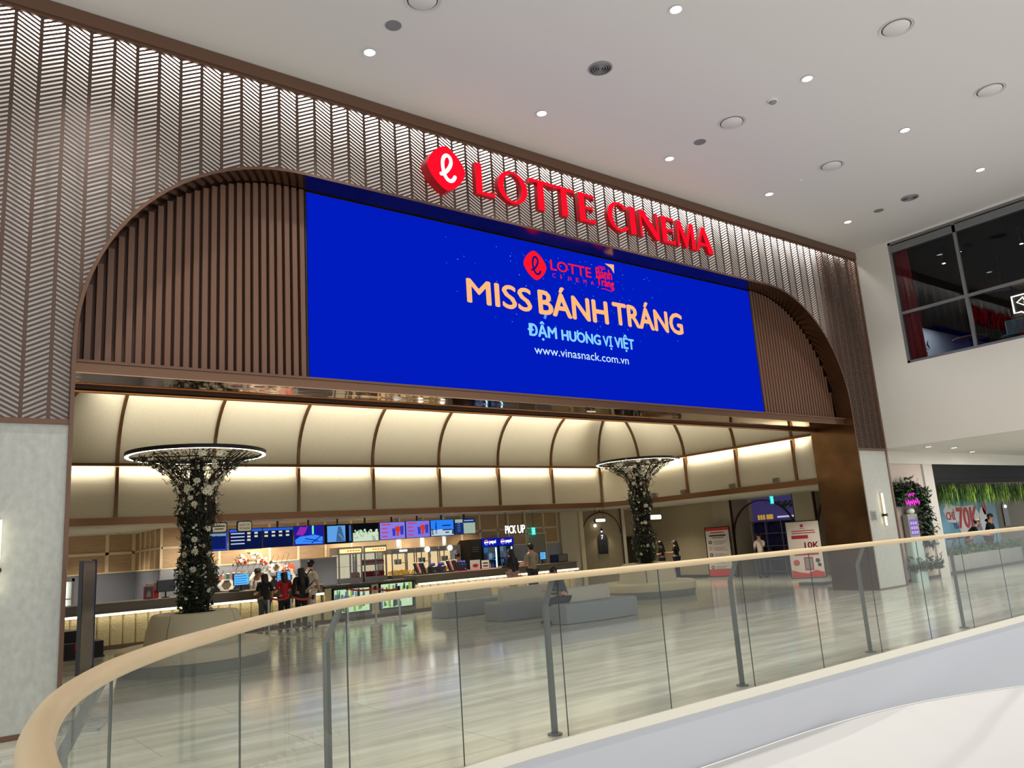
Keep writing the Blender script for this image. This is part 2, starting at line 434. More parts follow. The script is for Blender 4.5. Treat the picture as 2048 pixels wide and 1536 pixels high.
# floor slab outline: inner side of the balustrade line, offset a little over the edge
def offset_line(o): 
    out = []
    for i in range(len(RL)):
        a = Vector(RL[max(i-1, 0)]); c = Vector(RL[min(i+1, len(RL)-1)]); d = (c-a).normalized(); out.append((RL[i][0]+d.y*o, RL[i][1]-d.x*o))
    return out
EDGE = offset_line(.06)
fl = MB(); n = len(EDGE)
fl.v = [(x, y, 0) for x, y in EDGE] + [(31.5, 20, 0), (-4, 20, 0), (-4, -11.6, 0)]; fl.f = [tuple(range(n+3))]; fl.mi = [0]
fb = fl.build('floor', flo); struct(fb)
struct(MB().box(-1.5, 22.8, -.02, 1.95, -.01, .002).build('floor_band', band))
struct(MB().box(31.5, 42, -5.1, 20, -.01, 0).build('floor_walkway', flo))
# void fascia: cream shoe, blue-grey face and a lower curved bulkhead washed from its upper edge
fa = sroot('trim_void_edge'); fa.name = 'trim_2'
E1, E2 = offset_line(.06), offset_line(.085)
shoe = sweep2([[(a[0], a[1], .012), (b[0], b[1], .012), (b[0], b[1], -.075), (a[0], a[1], -.09)] for a, b in zip(E1, E2)], None)
shoe.build('glass_shoe', mat('cream enamel', (232, 228, 212), .5), fa, smooth=True)
face = sweep2([[(a[0], a[1], -.02), (a[0], a[1], -1.9)] for a in E1], None)
face.build('fascia', mat('cool white fascia', (196, 199, 206), .7), fa, smooth=True)
LE = [(2.2, -5.6), (4.6, -5.12), (6.4, -5.1), (7.45, -5.1), (8.5, -5.1), (10.3, -5.12), (12.1, -5.36), (13.87, -6.0), (15.6, -6.95), (17.4, -8.3), (19, -9.9), (20, -11.2), (21, -13)]
LP = [(p.x, p.y) for p in spline(LE, .2)]
def offl(L, o):
    out = []
    for i in range(len(L)):
        a = Vector(L[max(i-1, 0)]); c = Vector(L[min(i+1, len(L)-1)]); d = (c-a).normalized(); out.append((L[i][0]+d.y*o, L[i][1]-d.x*o))
    return out
lb = sroot('trim_bulkhead'); lb.name = 'trim_3'
PRF = [(-.02, -.66), (0, -.615), (.03, -.61), (.5, -.76), (1.2, -1.1), (2.0, -1.7), (2.6, -2.5)]
rows = [[(q[0], q[1], z) for q in offl(LP, o)] for o, z in PRF]
sweep2([list(r) for r in zip(*rows)], None).build('bulkhead_face', mat('white bulkhead paint', (190, 189, 188), .75), lb, smooth=True)
q0, q1 = offl(LP, .012), offl(LP, .035)
sweep2([[(a[0], a[1], -.6), (b[0], b[1], -.602)] for a, b in zip(q0, q1)], None).build('edge_light', emis('soft white LED', (255, 252, 244), .9), lb)

rail = thing('glass_balustrade', 'curved frameless glass balustrade with pale timber handrail and slim grey posts along the void', 'railing', (9.3, -5.02, 0))
timber = mat('pale timber handrail', (214, 190, 150), .38, noise=((2, 2, 30), .06))
mb = MB(); mb.tube([(x, y, RAILZ) for x, y in RL], .034, 12)
mb.build('handrail', timber, rail, smooth=True)
gl = glass_mat('balustrade glass', (.915, .96, .935), 1.42, haze=.03)
edge = mat('dark glass edge', (52, 78, 70), .2)
S0 = s_at_x(6.48)
joints = [S0-k for k in (9.8, 8.4, 7.0, 5.62, 4.12, 2.58, 1.2)] + [S0+1.407*k for k in range(0, 18)]
joints = [j for j in joints if j > -1]
for a, b in zip(joints, joints[1:]):
    a, b = max(a, .02)+.003, b-.003
    if b <= a: continue
    n = max(2, int((b-a)/.12)); g = MB(); ring = []
    for i in range(n+1):
        p, d = at(a+(b-a)*i/n); nx, ny = d.y*.0045, -d.x*.0045
        ring.append([(p.x+nx, p.y+ny, -.03), (p.x+nx, p.y+ny, RAILZ-.02), (p.x-nx, p.y-ny, RAILZ-.02), (p.x-nx, p.y-ny, -.03)])
    for i in range(n):
        r0, r1 = ring[i], ring[i+1]
        g.m(0).quad(r0[0], r1[0], r1[1], r0[1]); 
    g.m(1)
    for r in (ring[0], ring[-1]): g.add(r, [(0, 1, 2, 3)])
    g.m(0)
    g.build('glass_panel', [gl, edge], rail)
for k in range(-2, 9):
    s = S0-.045+2.814*k
    if s < .2: continue
    if k == -1: s = S0-2.62
    if k == -2: s = S0-5.65
    p, d = at(s); nrm = Vector((-d.y, d.x)); q = p+nrm*.14; top = p+nrm*.015
    po = MB()
    def bar(c0, z0, c1, z1, w=.05, t=.014):
        e = d*(w/2); n2 = nrm*t
        vs = []
        for c, z in ((c0, z0), (c1, z1)):
            for sx, sy in ((-1, -1), (1, -1), (1, 1), (-1, 1)): vs.append((c.x+e.x*sx+n2.x*sy, c.y+e.y*sx+n2.y*sy, z))
        po.add(vs, [(0,3,2,1), (4,5,6,7), (0,1,5,4), (1,2,6,5), (2,3,7,6), (3,0,4,7)])
    bar(q, 0, q, 1.17, .055, .016); bar(q, 1.17, top, RAILZ-.015, .05, .016)
    pm = po.build('post', post_steel, rail)
    fm = MB().cyl((q.x, q.y, 0), (q.x, q.y, .015), .07, n=16); f_ = fm.build('foot_plate', post_steel, pm)
# ================================================================== portal dressing: slats, screen, signs, sconces
for side, (x0, x1, lab) in enumerate(((AX0+.02, 6.36, 'ribbed brown metal slat panel filling the arch shoulder left of the big screen'), (18.19, AX1-.02, 'ribbed brown metal slat panel in the arch shoulder right of the big screen'))):
    t = thing('slat_panel', lab, 'wall panel', ((x0+x1)/2, .55, 4.48))
    m = MB(); n = 26; w = (x1-x0)/n
    bkp = MB()
    N = 40
    for i in range(N):
        a = x0+(x1-x0)*i/N; b = x0+(x1-x0)*(i+1)/N
        bkp.quad((a, .53, 4.475), (b, .53, 4.475), (b, .53, zarch(b)-.005), (a, .53, zarch(a)-.005))
    bkp.build('backing_sheet', mat('dark brown sheet', (96, 68, 54), .5), t)
    for i in range(n):
        a = x0+w*i+.01; b = a+w*.6; z = min(zarch(a), zarch(b))-.012
        if z > 4.6: m.box(a, b, .43, .528, 4.478, z)
    m.build('slats', slat_brown, t)
    MB().box(x0, x1, .38, .42, 4.475, 4.5).build('sill', bronze_trim, t)

scr = thing('video_wall', 'huge glowing blue video screen under the arch reading MISS BÁNH TRÁNG', 'screen', (12.27, .5, 4.5))
SX0, SX1, SZ0, SZ1, SY = 6.38, 18.17, 4.53, 7.655, .46
MB().box(SX0-.03, SX1+.03, SY+.01, .66, SZ0-.03, SZ1+.015).build('cabinet', dark, scr)
disp = MB().quad((SX0, SY, SZ0), (SX1, SY, SZ0), (SX1, SY, SZ1), (SX0, SY, SZ1)).build('display', emis('screen blue', (1, 28, 190), .98), scr)
orange = emis('screen peach', (255, 184, 122), 1.05); sky = emis('screen light blue', (132, 206, 255), 1.05); sred = emis('screen red', (250, 22, 42), 1.05); pale = emis('screen pale blue', (206, 238, 255), 1.0)
Y = SY-.006
t = MB()
for w, a, b, z0, z1 in (('MISS', 9.48, 10.99, 6.19, 6.65), ('BÁNH', 11.19, 13.06, 6.19, 6.80), ('TRÁNG', 13.24, 15.44, 6.21, 6.82)): text_mb(w, a, b, z0, z1, XZ(Y), .035, t)
t.build('headline_text', orange, disp)
t = MB()
for w, a, b, z0, z1 in (('ĐẬM', 10.86, 11.58, 5.64, 6.02), ('HUONG', 11.72, 12.78, 5.70, 5.91), ('VỊ', 12.86, 13.12, 5.63, 5.92), ('VIỆT', 13.2, 13.77, 5.63, 6.0)): text_mb(w, a, b, z0, z1, XZ(Y), .055 if w == 'HUONG' else .03, t)
for x in (12.12, 12.36): t.add([(x, Y, 5.87), (x+.035, Y, 5.88), (x+.06, Y, 5.95), (x+.02, Y, 5.95)], [(0, 1, 2, 3)])   # the horns of the two vowels
t.build('tagline_text', sky, disp)
text_mb('www.vinasnack.com.vn', 10.98, 13.56, 5.35, 5.52, XZ(Y), .004).build('web_address_text', pale, disp)
t = MB(); text_mb('LOTTE', 11.57, 12.69, 7.155, 7.375, XZ(Y), .02, t)
for i, ch in enumerate('CINEMA'): x = 11.6+i*.212; text_mb(ch, x, x+(.03 if ch == 'I' else .085), 7.0, 7.09, XZ(Y), 0, t)
text_mb('MISS', 12.92, 13.12, 7.40, 7.47, XZ(Y), .02, t); text_mb('Bánh', 12.84, 13.3, 7.2, 7.42, XZ(Y), .03, t); text_mb('Tráng', 12.84, 13.34, 6.97, 7.2, XZ(Y), .03, t)
t.tube([(12.95+.05*i, Y, 6.955+.012*math.sin(i*.9)) for i in range(8)], .008, 4)
t.build('logo_text', sred, disp)
MB().add([(13.12, Y, 7.55), (13.4, Y, 7.57), (13.38, Y, 7.36), (13.3, Y, 7.47)], [(0, 1, 2, 3)]).build('logo_corner', orange, disp)
def squircle(cx, cz, a, b, n=48, ex=1.5):
    P = []
    for i in range(n):
        t_ = 2*PI*i/n; c, s_ = math.cos(t_), math.sin(t_)
        P.append((cx+a*math.copysign(abs(c)**(2/ex), c), cz+b*math.copysign(abs(s_)**(2/ex), s_)))
    return P
ELL = [(-.30, -.36), (-.16, -.3), (.08, -.06), (.24, .26), (.2, .52), (.04, .6), (-.13, .46), (-.2, .16), (-.17, -.2), (-.06, -.48), (.12, -.6), (.3, -.54), (.42, -.36)]
def ell_strip(mb, cx, cz, s, y, w):
    """flat script stroke"""
    P = spline([(cx+x*s, cz+z*s) for x, z in ELL], s*.06); L = offl([(p.x, p.y) for p in P], w/2); R2 = offl([(p.x, p.y) for p in P], -w/2)
    mb.add([(x, y, z) for x, z in L]+[(x, y, z) for x, z in R2], [(i, i+1, len(L)+i+1, len(L)+i) for i in range(len(L)-1)])
    for q in (P[0], P[-1]): mb.add([(q.x+w/2*math.cos(2*PI*i/12), y, q.y+w/2*math.sin(2*PI*i/12)) for i in range(12)], [tuple(range(12))])
MB().add([(x, Y, z) for x, z in squircle(11.16, 7.18, .295, .31)], [tuple(range(48))]).build('logo_badge', sred, disp)
m = MB(); ell_strip(m, 11.16, 7.18, .3, Y-.005, .045); m.build('logo_letter', emis('screen deep blue', (20, 20, 130), 1.), disp)
m = MB(); random.seed(3)
for i in range(130):
    x = random.gauss(12.3, 1.6); z = random.uniform(5.9, 7.5); s = random.uniform(.006, .016)
    if 9 < x < 15.6: m.add([(x-s, Y+.004, z), (x, Y+.004, z-s), (x+s, Y+.004, z), (x, Y+.004, z+s)], [(0, 1, 2, 3)])
m.add([(11.27, Y, 6.1), (11.33, Y, 6.08), (11.37, Y, 6.17), (11.31, Y, 6.19)], [(0, 1, 2, 3)])
stuff(m.build('sparkles', emis('screen sparkle', (96, 150, 255), .9), disp))

# red channel letters LOTTE CINEMA (flared roman capitals drawn as outlines)
sgn_face = emis('sign red face', (255, 14, 38), 1.25); sgn_side = mat('sign red return', (120, 8, 16), .4, emit=.25, ecol=(190, 6, 20))
H = .62; ZB = 8.06
sign = thing('letter_sign', 'illuminated red capital letters LOTTE CINEMA standing off the herringbone facade', 'sign', (12.6, -.1, ZB))
def letter(polys, x, w, name):
    """polys: list of (outline, holes) in unit box; extruded, red face and darker returns"""
    m = MB()
    for P in polys:
        q = [(x+px*w, ZB+pz*H) for px, pz in P]
        n = len(q); yf, yb = -.17, -.06
        m.m(0).add([(a, yf, b) for a, b in q], [tuple(range(n))])
        m.m(1)
        for i in range(n):
            a, b = q[i], q[(i+1) % n]; m.quad((a[0], yf, a[1]), (b[0], yf, b[1]), (b[0], yb, b[1]), (a[0], yb, a[1]))
        m.add([(a, yb, b) for a, b in q], [tuple(range(n-1, -1, -1))])
    m.build(name, [sgn_face, sgn_side], sign)
def ringp(t0=0, t1=360, ro=(.5, .51), ri=(.36, .43), n=36):
    o = []; i_ = []
    for k in range(n+1):
        a = R_(t0+(t1-t0)*k/n); o.append((.5+ro[0]*math.cos(a), .5+ro[1]*math.sin(a))); i_.append((.5+ri[0]*math.cos(a), .5+ri[1]*math.sin(a)))
    return [[o[k], o[k+1], i_[k+1], i_[k]] for k in range(n)]
def ring_letter(t0, t1, x, w, name, ro=(.5, .53), ri=(.31, .45)):
    m = MB(); n = 40; yf, yb = -.17, -.06; O = []; I = []
    for k in range(n+1):
        a = R_(t0+(t1-t0)*k/n); O.append((x+w*(.5+ro[0]*math.cos(a)), ZB+H*(.5+ro[1]*math.sin(a)))); I.append((x+w*(.5+ri[0]*math.cos(a)), ZB+H*(.5+ri[1]*math.sin(a))))
    for k in range(n):
        m.m(0).quad(*[(p[0], yf, p[1]) for p in (O[k], O[k+1], I[k+1], I[k])])
        m.m(1).quad((*[O[k][0]], yf, O[k][1]), (O[k+1][0], yf, O[k+1][1]), (O[k+1][0], yb, O[k+1][1]), (O[k][0], yb, O[k][1]))
        m.quad((I[k][0], yf, I[k][1]), (I[k][0], yb, I[k][1]), (I[k+1][0], yb, I[k+1][1]), (I[k+1][0], yf, I[k+1][1]))
    if t1-t0 < 359:
        for k in (0, n): m.quad((O[k][0], yf, O[k][1]), (I[k][0], yf, I[k][1]), (I[k][0], yb, I[k][1]), (O[k][0], yb, O[k][1]))
    m.build(name, [sgn_face, sgn_side], sign)
LL = [[(.04, 0), (.98, 0), (1, .2), (.94, .13), (.36, .09), (.36, 1), (.04, 1)]]
TT = [[(.36, 0), (.64, 0), (.63, .9), (.97, .88), (1, .8), (1, 1), (0, 1), (0, .8), (.03, .88), (.37, .9)]]
EE = [[(.04, 0), (.98, 0), (1, .2), (.94, .12), (.38, .09), (.38, .47), (.8, .47), (.86, .4), (.86, .62), (.8, .55), (.38, .55), (.38, .91), (.9, .89), (.96, .82), (.96, 1), (.04, 1)]]
II = [[(.1, 0), (.9, 0), (.9, 1), (.1, 1)]]
NN = [[(.03, 0), (.13, 0), (.13, .78), (.8, 0), (.97, 0), (.97, 1), (.87, 1), (.87, .27), (.28, 1), (.03, 1)]]
MM = [[(0, 0), (.1, 0), (.16, .72), (.45, 0), (.52, 0), (.8, .7), (.8, 0), (1, 0), (.96, 1), (.78, 1), (.52, .34), (.26, 1), (.07, 1)]]
AA = [[(0, 0), (.12, 0), (.22, .26), (.6, .26), (.7, 0), (1, 0), (.58, 1), (.46, 1), (.44, .98), (.42, .72), (.56, .36), (.26, .36), (.42, .72), (.44, .98), (.40, 1)]]
AA = [[(0, 0), (.11, 0), (.22, .27), (.26, .36), (.41, .74), (.56, .36), (.26, .36), (.22, .27), (.6, .27), (.7, 0), (1, 0), (.58, 1), (.42, 1)]]
letter(LL, 9.36, .44, 'letter'); ring_letter(0, 360, 9.88, .70, 'letter'); letter(TT, 10.64, .56, 'letter'); letter(TT, 11.24, .56, 'letter'); letter(EE, 11.9, .46, 'letter')
ring_letter(42, 318, 12.72, .68, 'letter', (.5, .53), (.3, .44)); letter(II, 13.36, .2, 'letter'); letter(NN, 13.66, .62, 'letter'); letter(EE, 14.36, .44, 'letter'); letter(MM, 14.86, .62, 'letter')
m = MB()
letter([[(0, 0), (.12, 0), (.5, .9), (.5, 1), (.42, 1)], [(.7, 0), (1, 0), (.58, 1), (.5, 1), (.42, .98), (.44, .74)], [(.2, .25), (.62, .25), (.58, .36), (.25, .36)]], 15.5, .62, 'letter')
lg = thing('logo_sign', 'illuminated red rounded diamond logo with white script letter left of the red letters', 'sign', (8.70, -.1, 7.93))
sq = squircle(8.70, 8.35, .40, .425)
m = MB(); m.m(0).add([(x, -.24, z) for x, z in sq], [tuple(range(48))]); m.m(1)
for i in range(48): a, b = sq[i], sq[(i+1) % 48]; m.quad((a[0], -.24, a[1]), (b[0], -.24, b[1]), (b[0], -.03, b[1]), (a[0], -.03, a[1]))
bdg = m.build('badge', [sgn_face, sgn_side], lg)
m = MB(); ell_strip(m, 8.70, 8.36, .40, -.246, .07); m.build('script_letter', emis('sign white', (255, 250, 250), 2.2), bdg)

# wall sconces on the two piers
def sconce(x, label):
    t = thing('wall_sconce', label, 'wall lamp', (x, -.03, 1.6))
    MB().bbox(x-.012, x+.012, -.055, -.03, 1.58, 2.46, .008).build('back_bar', mat('brass', (170, 130, 80), .3, .8), t)
    MB().cyl((x, -.085, 1.6), (x, -.085, 2.44), .022, n=12).build('light_tube', emis('sconce LED', (255, 246, 214), 5.), t, smooth=True)
    MB().cyl((x, -.01, 1.87), (x, -.14, 1.87), .04, n=16).build('knob', mat('dark bronze knob', (70, 60, 52), .3, .8), t, smooth=True)
sconce(2.36, 'slim vertical tube wall lamp on the left pier at the photo edge'); sconce(22.12, 'slim vertical glowing tube wall lamp on the right pier')
o = MB().box(21.54, 21.8, -.02, -.004, 1.75, 2.0); t = thing('notice_plate', 'small grey notice plate beside the lamp on the right pier', 'sign', (21.67, -.01, 1.75))
o.build('plate', mat('grey plate', (150, 150, 152), .4), t); m = MB()
for k in range(5): m.box(21.57, 21.77 - .03*(k % 2), -.024, -.02, 1.78+k*.04, 1.795+k*.04)
m.build('text_lines', mat('plate text', (70, 70, 74), .5), t)

# ------------------------------------------------------------------ ceiling fixtures
def downlight(x, y, z, label, grp=None, r=.085, s=9.):
    t = thing('downlight', label, 'ceiling light', (x, y, z), 0, grp)
    MB().lathe([(r, 0), (r+.022, -.004), (r+.03, -.012), (r+.012, -.014), (r, -.012)], (x, y, z), 20).build('bezel', white_plastic, t, smooth=True)
    MB().lathe([(1e-4, -.006), (r, -.006)], (x, y, z), 20).build('lens', emis('downlight lens %g' % s, (250, 250, 255), s), t)
    return t
rowA = [6.72, 10.16, 13.58, 17.02, 20.41]; rowB = [6.65, 10.07, 13.48, 16.91, 20.35]
ords = ['first', 'second', 'third', 'fourth', 'last']
DLA = downlight(rowA[0], -1.24, CEIL, 'glowing ceiling downlight nearest the left end of the row running along the facade')
for i in range(1, 5): dup(DLA, (rowA[i], -1.24, CEIL), None, 'glowing ceiling downlight, %s from the left in the row along the facade' % ords[i])
for i in range(1, 5): dup(DLA, (rowB[i], -4.5, CEIL), None, 'glowing ceiling downlight, %s from the left in the row above the void' % ords[i-1])
def speaker(x, y, label):
    t = thing('ceiling_speaker', label, 'speaker', (x, y, CEIL))
    MB().lathe([(1e-4, -.01), (.115, -.01), (.12, -.006), (.12, .004)], (x, y, CEIL), 24).build('grille', mat('grey speaker grille', (128, 128, 130), .8), t)
    MB().lathe([(.118, .004), (.14, -.004), (.14, .004)], (x, y, CEIL), 24).build('rim', white_plastic, t)
    return t
SPK = speaker(6.72, -1.99, 'flat grey round ceiling speaker at the left, behind the first downlight'); dup(SPK, (13.59, -2.03, CEIL), None, 'flat grey round ceiling speaker in the middle of the ceiling'); dup(SPK, (20.45, -2.05, CEIL), None, 'flat grey round ceiling speaker near the far corner')
def vent(x, y, label):
    t = thing('air_diffuser', label, 'vent', (x, y, CEIL))
    MB().lathe([(.2, .006), (.2, -.012), (.17, -.02), (.17, -.004)], (x, y, CEIL), 28).build('rim', mat('vent grey', (140, 140, 140), .5), t, smooth=True)
    m = MB()
    for r in (.15, .11, .07): m.lathe([(r, -.006), (r-.012, -.022), (r-.018, -.006)], (x, y, CEIL), 28)
    m.lathe([(1e-4, -.02), (.025, -.016), (.03, -.004)], (x, y, CEIL), 16)
    m.build('louvre_rings', mat('vent grey', (140, 140, 140), .5), t, smooth=True)
    MB().lathe([(1e-4, -.003), (.17, -.003), (.17, .004), (1e-4, .004)], (x, y, CEIL), 28).build('duct_throat', mat('dark throat', (46, 46, 48), .8), t)
    return t
VNT = vent(10.12, -2.82, 'round ringed air diffuser in the left half of the ceiling'); dup(VNT, (20.39, -2.87, CEIL), None, 'round ringed air diffuser near the upper window')
def hatch(x, y, label):
    t = thing('access_panel', label, 'ceiling panel', (x, y, CEIL))
    MB().lathe([(.215, .006), (.25, -.006), (.262, -.012), (.262, .006)], (x, y, CEIL), 36).build('rim', mat('hatch rim', (205, 202, 198), .6), t, smooth=True)
    MB().lathe([(1e-4, -.022), (.19, -.022), (.2, -.012), (.2, .004), (1e-4, .004)], (x, y, CEIL), 36).build('lid', white_ceiling, t, smooth=True)
    MB().lathe([(.196, -.002), (.22, -.002)], (x, y, CEIL), 36).build('gap', mat('shadow gap', (80, 76, 72), .9), t)
    return t
HT = hatch(13.45, -6.1, 'white round ceiling access panel at the upper right, larger and closer'); dup(HT, (16.86, -6.11, CEIL), None, 'white round ceiling access panel at the right photo edge')
dup(HT, (13.53, -2.85, CEIL), None, 'white round ceiling access panel behind the smoke detector'); dup(HT, (17.01, -2.83, CEIL), None, 'white round ceiling access panel nearest the far corner'); dup(HT, (6.8, -2.69, CEIL), None, 'white round ceiling access panel cut by the top photo edge')
t = thing('smoke_detector', 'small white smoke detector between the ceiling panels', 'detector', (13.56, -3.74, CEIL))
MB().lathe([(.09, 0), (.09, -.02), (.07, -.03)], (13.56, -3.74, CEIL), 20).build('base', white_plastic, t, smooth=True)
MB().lathe([(.06, -.03), (.055, -.055), (1e-4, -.06)], (13.56, -3.74, CEIL), 20).build('sensor_head', mat('detector grey', (150, 150, 150), .5), t, smooth=True)
tag(MB().lathe([(1e-4, .006), (.045, .006), (.04, -.02), (1e-4, -.022)], (17.04, -2.04, CEIL), 16).build('sprinkler_cap', white_plastic), 'tiny white sprinkler cap beyond the middle downlight', 'sprinkler')
# ================================================================== cinema lobby shell
BP = [Vector(p) for p in ((3.05, 1.26), (3.05, 7.85), (3.87, 9.0), (20.6, 9.0), (21.42, 7.85), (21.42, 1.26))]
def seg_n(i):
    d = (BP[i+1]-BP[i]).normalized(); return Vector((d.y, -d.x))           # points into the lobby
def corner(i, d):
    """corner i of the bulkhead line moved inwards by d"""
    if i == 0: return BP[0]+seg_n(0)*d
    if i == len(BP)-1: return BP[-1]+seg_n(len(BP)-2)*d
    a, b = seg_n(i-1), seg_n(i); return BP[i]+(a+b)*(d/(1+a.dot(b)))
def on(i, u, d):
    """point on segment i at coordinate u (0..1 of the un-offset segment), moved in by d; ends follow the mitre"""
    if u <= 0: return corner(i, d)
    if u >= 1: return corner(i+1, d)
    return BP[i]+(BP[i+1]-BP[i])*u+seg_n(i)*d
bulk = sroot('wall_bulkhead')
rib_m = mat('bronze rib', (112, 78, 50), .3, .7)
ribs = {1: [], 2: [(x-3.87)/16.73 for x in (5.33, 7.51, 9.69, 11.87, 14.05, 16.23, 18.41)], 4: [(7.85-y)/6.59 for y in (5.85, 3.87, 1.9)], 0: [], 3: []}
ribs[0] = [(y-1.26)/6.59 for y in (1.9, 3.87, 5.85)]
CRV = 1.7
low_prof = [(4.17, -.13), (4.12, -.13), (4.03, -.085), (3.9, -.03), (3.74, .0), (3.5, .015), (3.25, .01), (2.97, 0)]
up_prof = [(CRV*(1-math.cos(a)), 4.22+CRV*math.sin(a)) for a in [R_(90*k/12) for k in range(13)]]
for i in range(5):
    us = [0]+ribs[i]+[1]
    for a, b in zip(us, us[1:]):
        for nm, prof in (('upper_panel', [(d, z) for d, z in up_prof]), ('lower_panel', [(d, z) for z, d in low_prof])):
            m = MB(); N = 3; g = .0
            rows = []
            for k in range(N+1):
                u = a+(b-a)*k/N
                rows.append([(*on(i, u, d), z) for d, z in prof])
            q = sweep2(rows, None); q.build(nm, cream, bulk, smooth=True)
    for u in us[:-1]:
        if i == 0 and u == 0: continue
        P = [Vector((*on(i, u, d+.0), z)) for d, z in up_prof]
        Q = [Vector((*on(i, u, .03), z)) for z in (4.2, 3.0)]
        tdir = (BP[i+1]-BP[i]).normalized() if u > 0 else ((BP[i+1]-BP[i]).normalized()+(BP[i]-BP[i-1]).normalized()).normalized()
        tv = Vector((tdir.x, tdir.y, 0))*.035; nrm = Vector((tdir.y, -tdir.x, 0))
        m = MB(); rows = []
        for k, p in enumerate(P):
            a = R_(90*k/12); nn = nrm*math.cos(a)+Vector((0, 0, -1))*math.sin(a)
            rows.append([tuple(p-tv), tuple(p-tv+nn*.05), tuple(p+tv+nn*.05), tuple(p+tv)])
        sweep2(rows, None).build('curved_rib', rib_m, bulk)
        m = MB(); c0 = Q[0]; c1 = Q[1]
        rows = [[tuple(c-tv-nrm*.1), tuple(c-tv+nrm*.03), tuple(c+tv+nrm*.03), tuple(c+tv-nrm*.1)] for c in (c0, c1)]
        sweep2(rows, None).build('straight_rib', rib_m, bulk)
def ringsweep(prof):
    return sweep2([[(*corner(i, d), z) for d, z in prof] for i in range(6)], None)
ringsweep([(-.02, 4.16), (.06, 4.16), (.06, 4.225), (-.02, 4.225)]).build('mid_rail', rib_m, bulk)
ringsweep([(-.14, 2.83), (.06, 2.82), (.06, 2.985), (-.04, 2.985)]).build('lower_beam', mat('bronze beam', (118, 84, 56), .32, .7), bulk)
ringsweep([(-.125, 4.158), (-.04, 4.158)]).build('led_strip', led_warm, bulk)
# flat top of the coved ceiling
m = MB(); top = [(*corner(i, CRV), 5.92) for i in range(6)]; m.add(top, [tuple(range(5, -1, -1))]); m.box(-1, 23, 1.2, 3.2, 5.93, 6.0)
struct(m.build('ceiling_cove', mat('cove ceiling', (214, 204, 184), .9)))
# soffit round the bulkhead
m = MB(); I = [(*corner(i, -.02), 2.9) for i in range(6)]; O = [(-3, 1.26, 2.9), (-3, 12, 2.9), (-3, 17, 2.9), (29, 17, 2.9), (29, 12, 2.9), (29, 1.26, 2.9)]
m.v = I+O; m.f = [(k, k+1, 7+k, 6+k) for k in range(5)]; m.mi = [0]*5
struct(m.build('ceiling_lobby', soffit_paint))

# back walls: batten-framed veneer over ribbed tile
BW = 13.0
wb = sroot('wall_lobby_back')
MB().box(7.3, 21.95, BW, BW+.15, 1.78, 2.95).build('veneer_panelling', tan_wood, wb)
MB().box(7.3, 21.95, BW-.01, BW+.15, 0, 1.76).build('tile_dado', tile_grey, wb)
m = MB().box(7.3, 21.95, BW-.03, BW, 1.75, 1.79).box(7.3, 21.95, BW-.02, BW, 2.32, 2.38)
for x in (7.3, 8.9, 10.4, 11.3, 12.2, 13.1, 14.9, 15.8, 16.7, 17.4, 18.2, 19.0, 19.5, 20.3, 21.2, 21.9): m.box(x-.035, x+.035, BW-.02, BW, 1.79, 2.9)
m.build('battens', tan_frame, wb)
dr = sroot('door_1', (20.78, BW-.03, 0)); MB().box(20.37, 21.2, BW-.05, BW-.012, 0, 2.12).build('door_leaf', mat('grey beige door', (150, 143, 130), .5), dr)
m = MB().box(20.33, 20.37, BW-.06, BW-.012, 0, 2.16).box(21.2, 21.24, BW-.06, BW-.012, 0, 2.16).box(20.33, 21.24, BW-.06, BW-.012, 2.12, 2.16); m.build('door_frame', tan_frame, dr)
MB().cyl((21.12, BW-.1, 1.0), (21.0, BW-.1, 1.0), .012, n=8).cyl((21.12, BW-.1, 1.0), (21.12, BW-.05, 1.0), .01, n=8).build('door_handle', steel, dr)
wl = sroot('wall_lobby_side')
MB().box(7.3, 7.45, BW+.16, 16.1, 1.78, 2.95).box(-3, 7.3, 16.1, 16.25, 1.78, 2.95).build('veneer_panelling', tan_wood, wl)
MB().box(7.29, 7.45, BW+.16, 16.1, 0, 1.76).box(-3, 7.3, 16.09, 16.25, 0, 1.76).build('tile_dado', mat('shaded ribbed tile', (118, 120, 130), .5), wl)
m = MB().box(-3, 7.3, 16.07, 16.1, 1.75, 1.79).box(-3, 7.3, 16.07, 16.1, 2.3, 2.38).box(7.27, 7.3, BW, 16.1, 1.75, 1.79).box(7.27, 7.3, BW, 16.1, 2.32, 2.38)
for x in (5.3, 5.4, 6.5, 7.25): m.box(x-.05, x+.05, 16.07, 16.1, 1.79, 2.9)
for y in (13.6, 14.2, 14.8, 15.4): m.box(7.27, 7.3, y-.04, y+.04, 1.79, 2.9)
m.build('battens', tan_frame, wl)
MB().box(-3, 3.0, 1.24, 1.3, 0, 6).box(2.85, 3.0, 1.24, 16, 0, 6).build('side_wall', cream, wl)
# pillar, arched niche on the chamfered corner, corridor wall, right-hand wall with arched openings
beige = mat('beige fabric wallcovering', (172, 158, 130), .85, noise=((20, 20, 4), .05))
pale_b = mat('pale stone pillar', (206, 196, 174), .7)
wc = sroot('wall_lobby_corner')
MB().box(21.95, 22.95, BW-.15, BW+.2, 0, 3.3).build('pillar_face', pale_b, wc)
MB().box(22.88, 23.08, BW-.22, BW-.12, 0, 3.3).build('pillar_edge', mat('bright timber edge', (220, 204, 172), .6), wc)
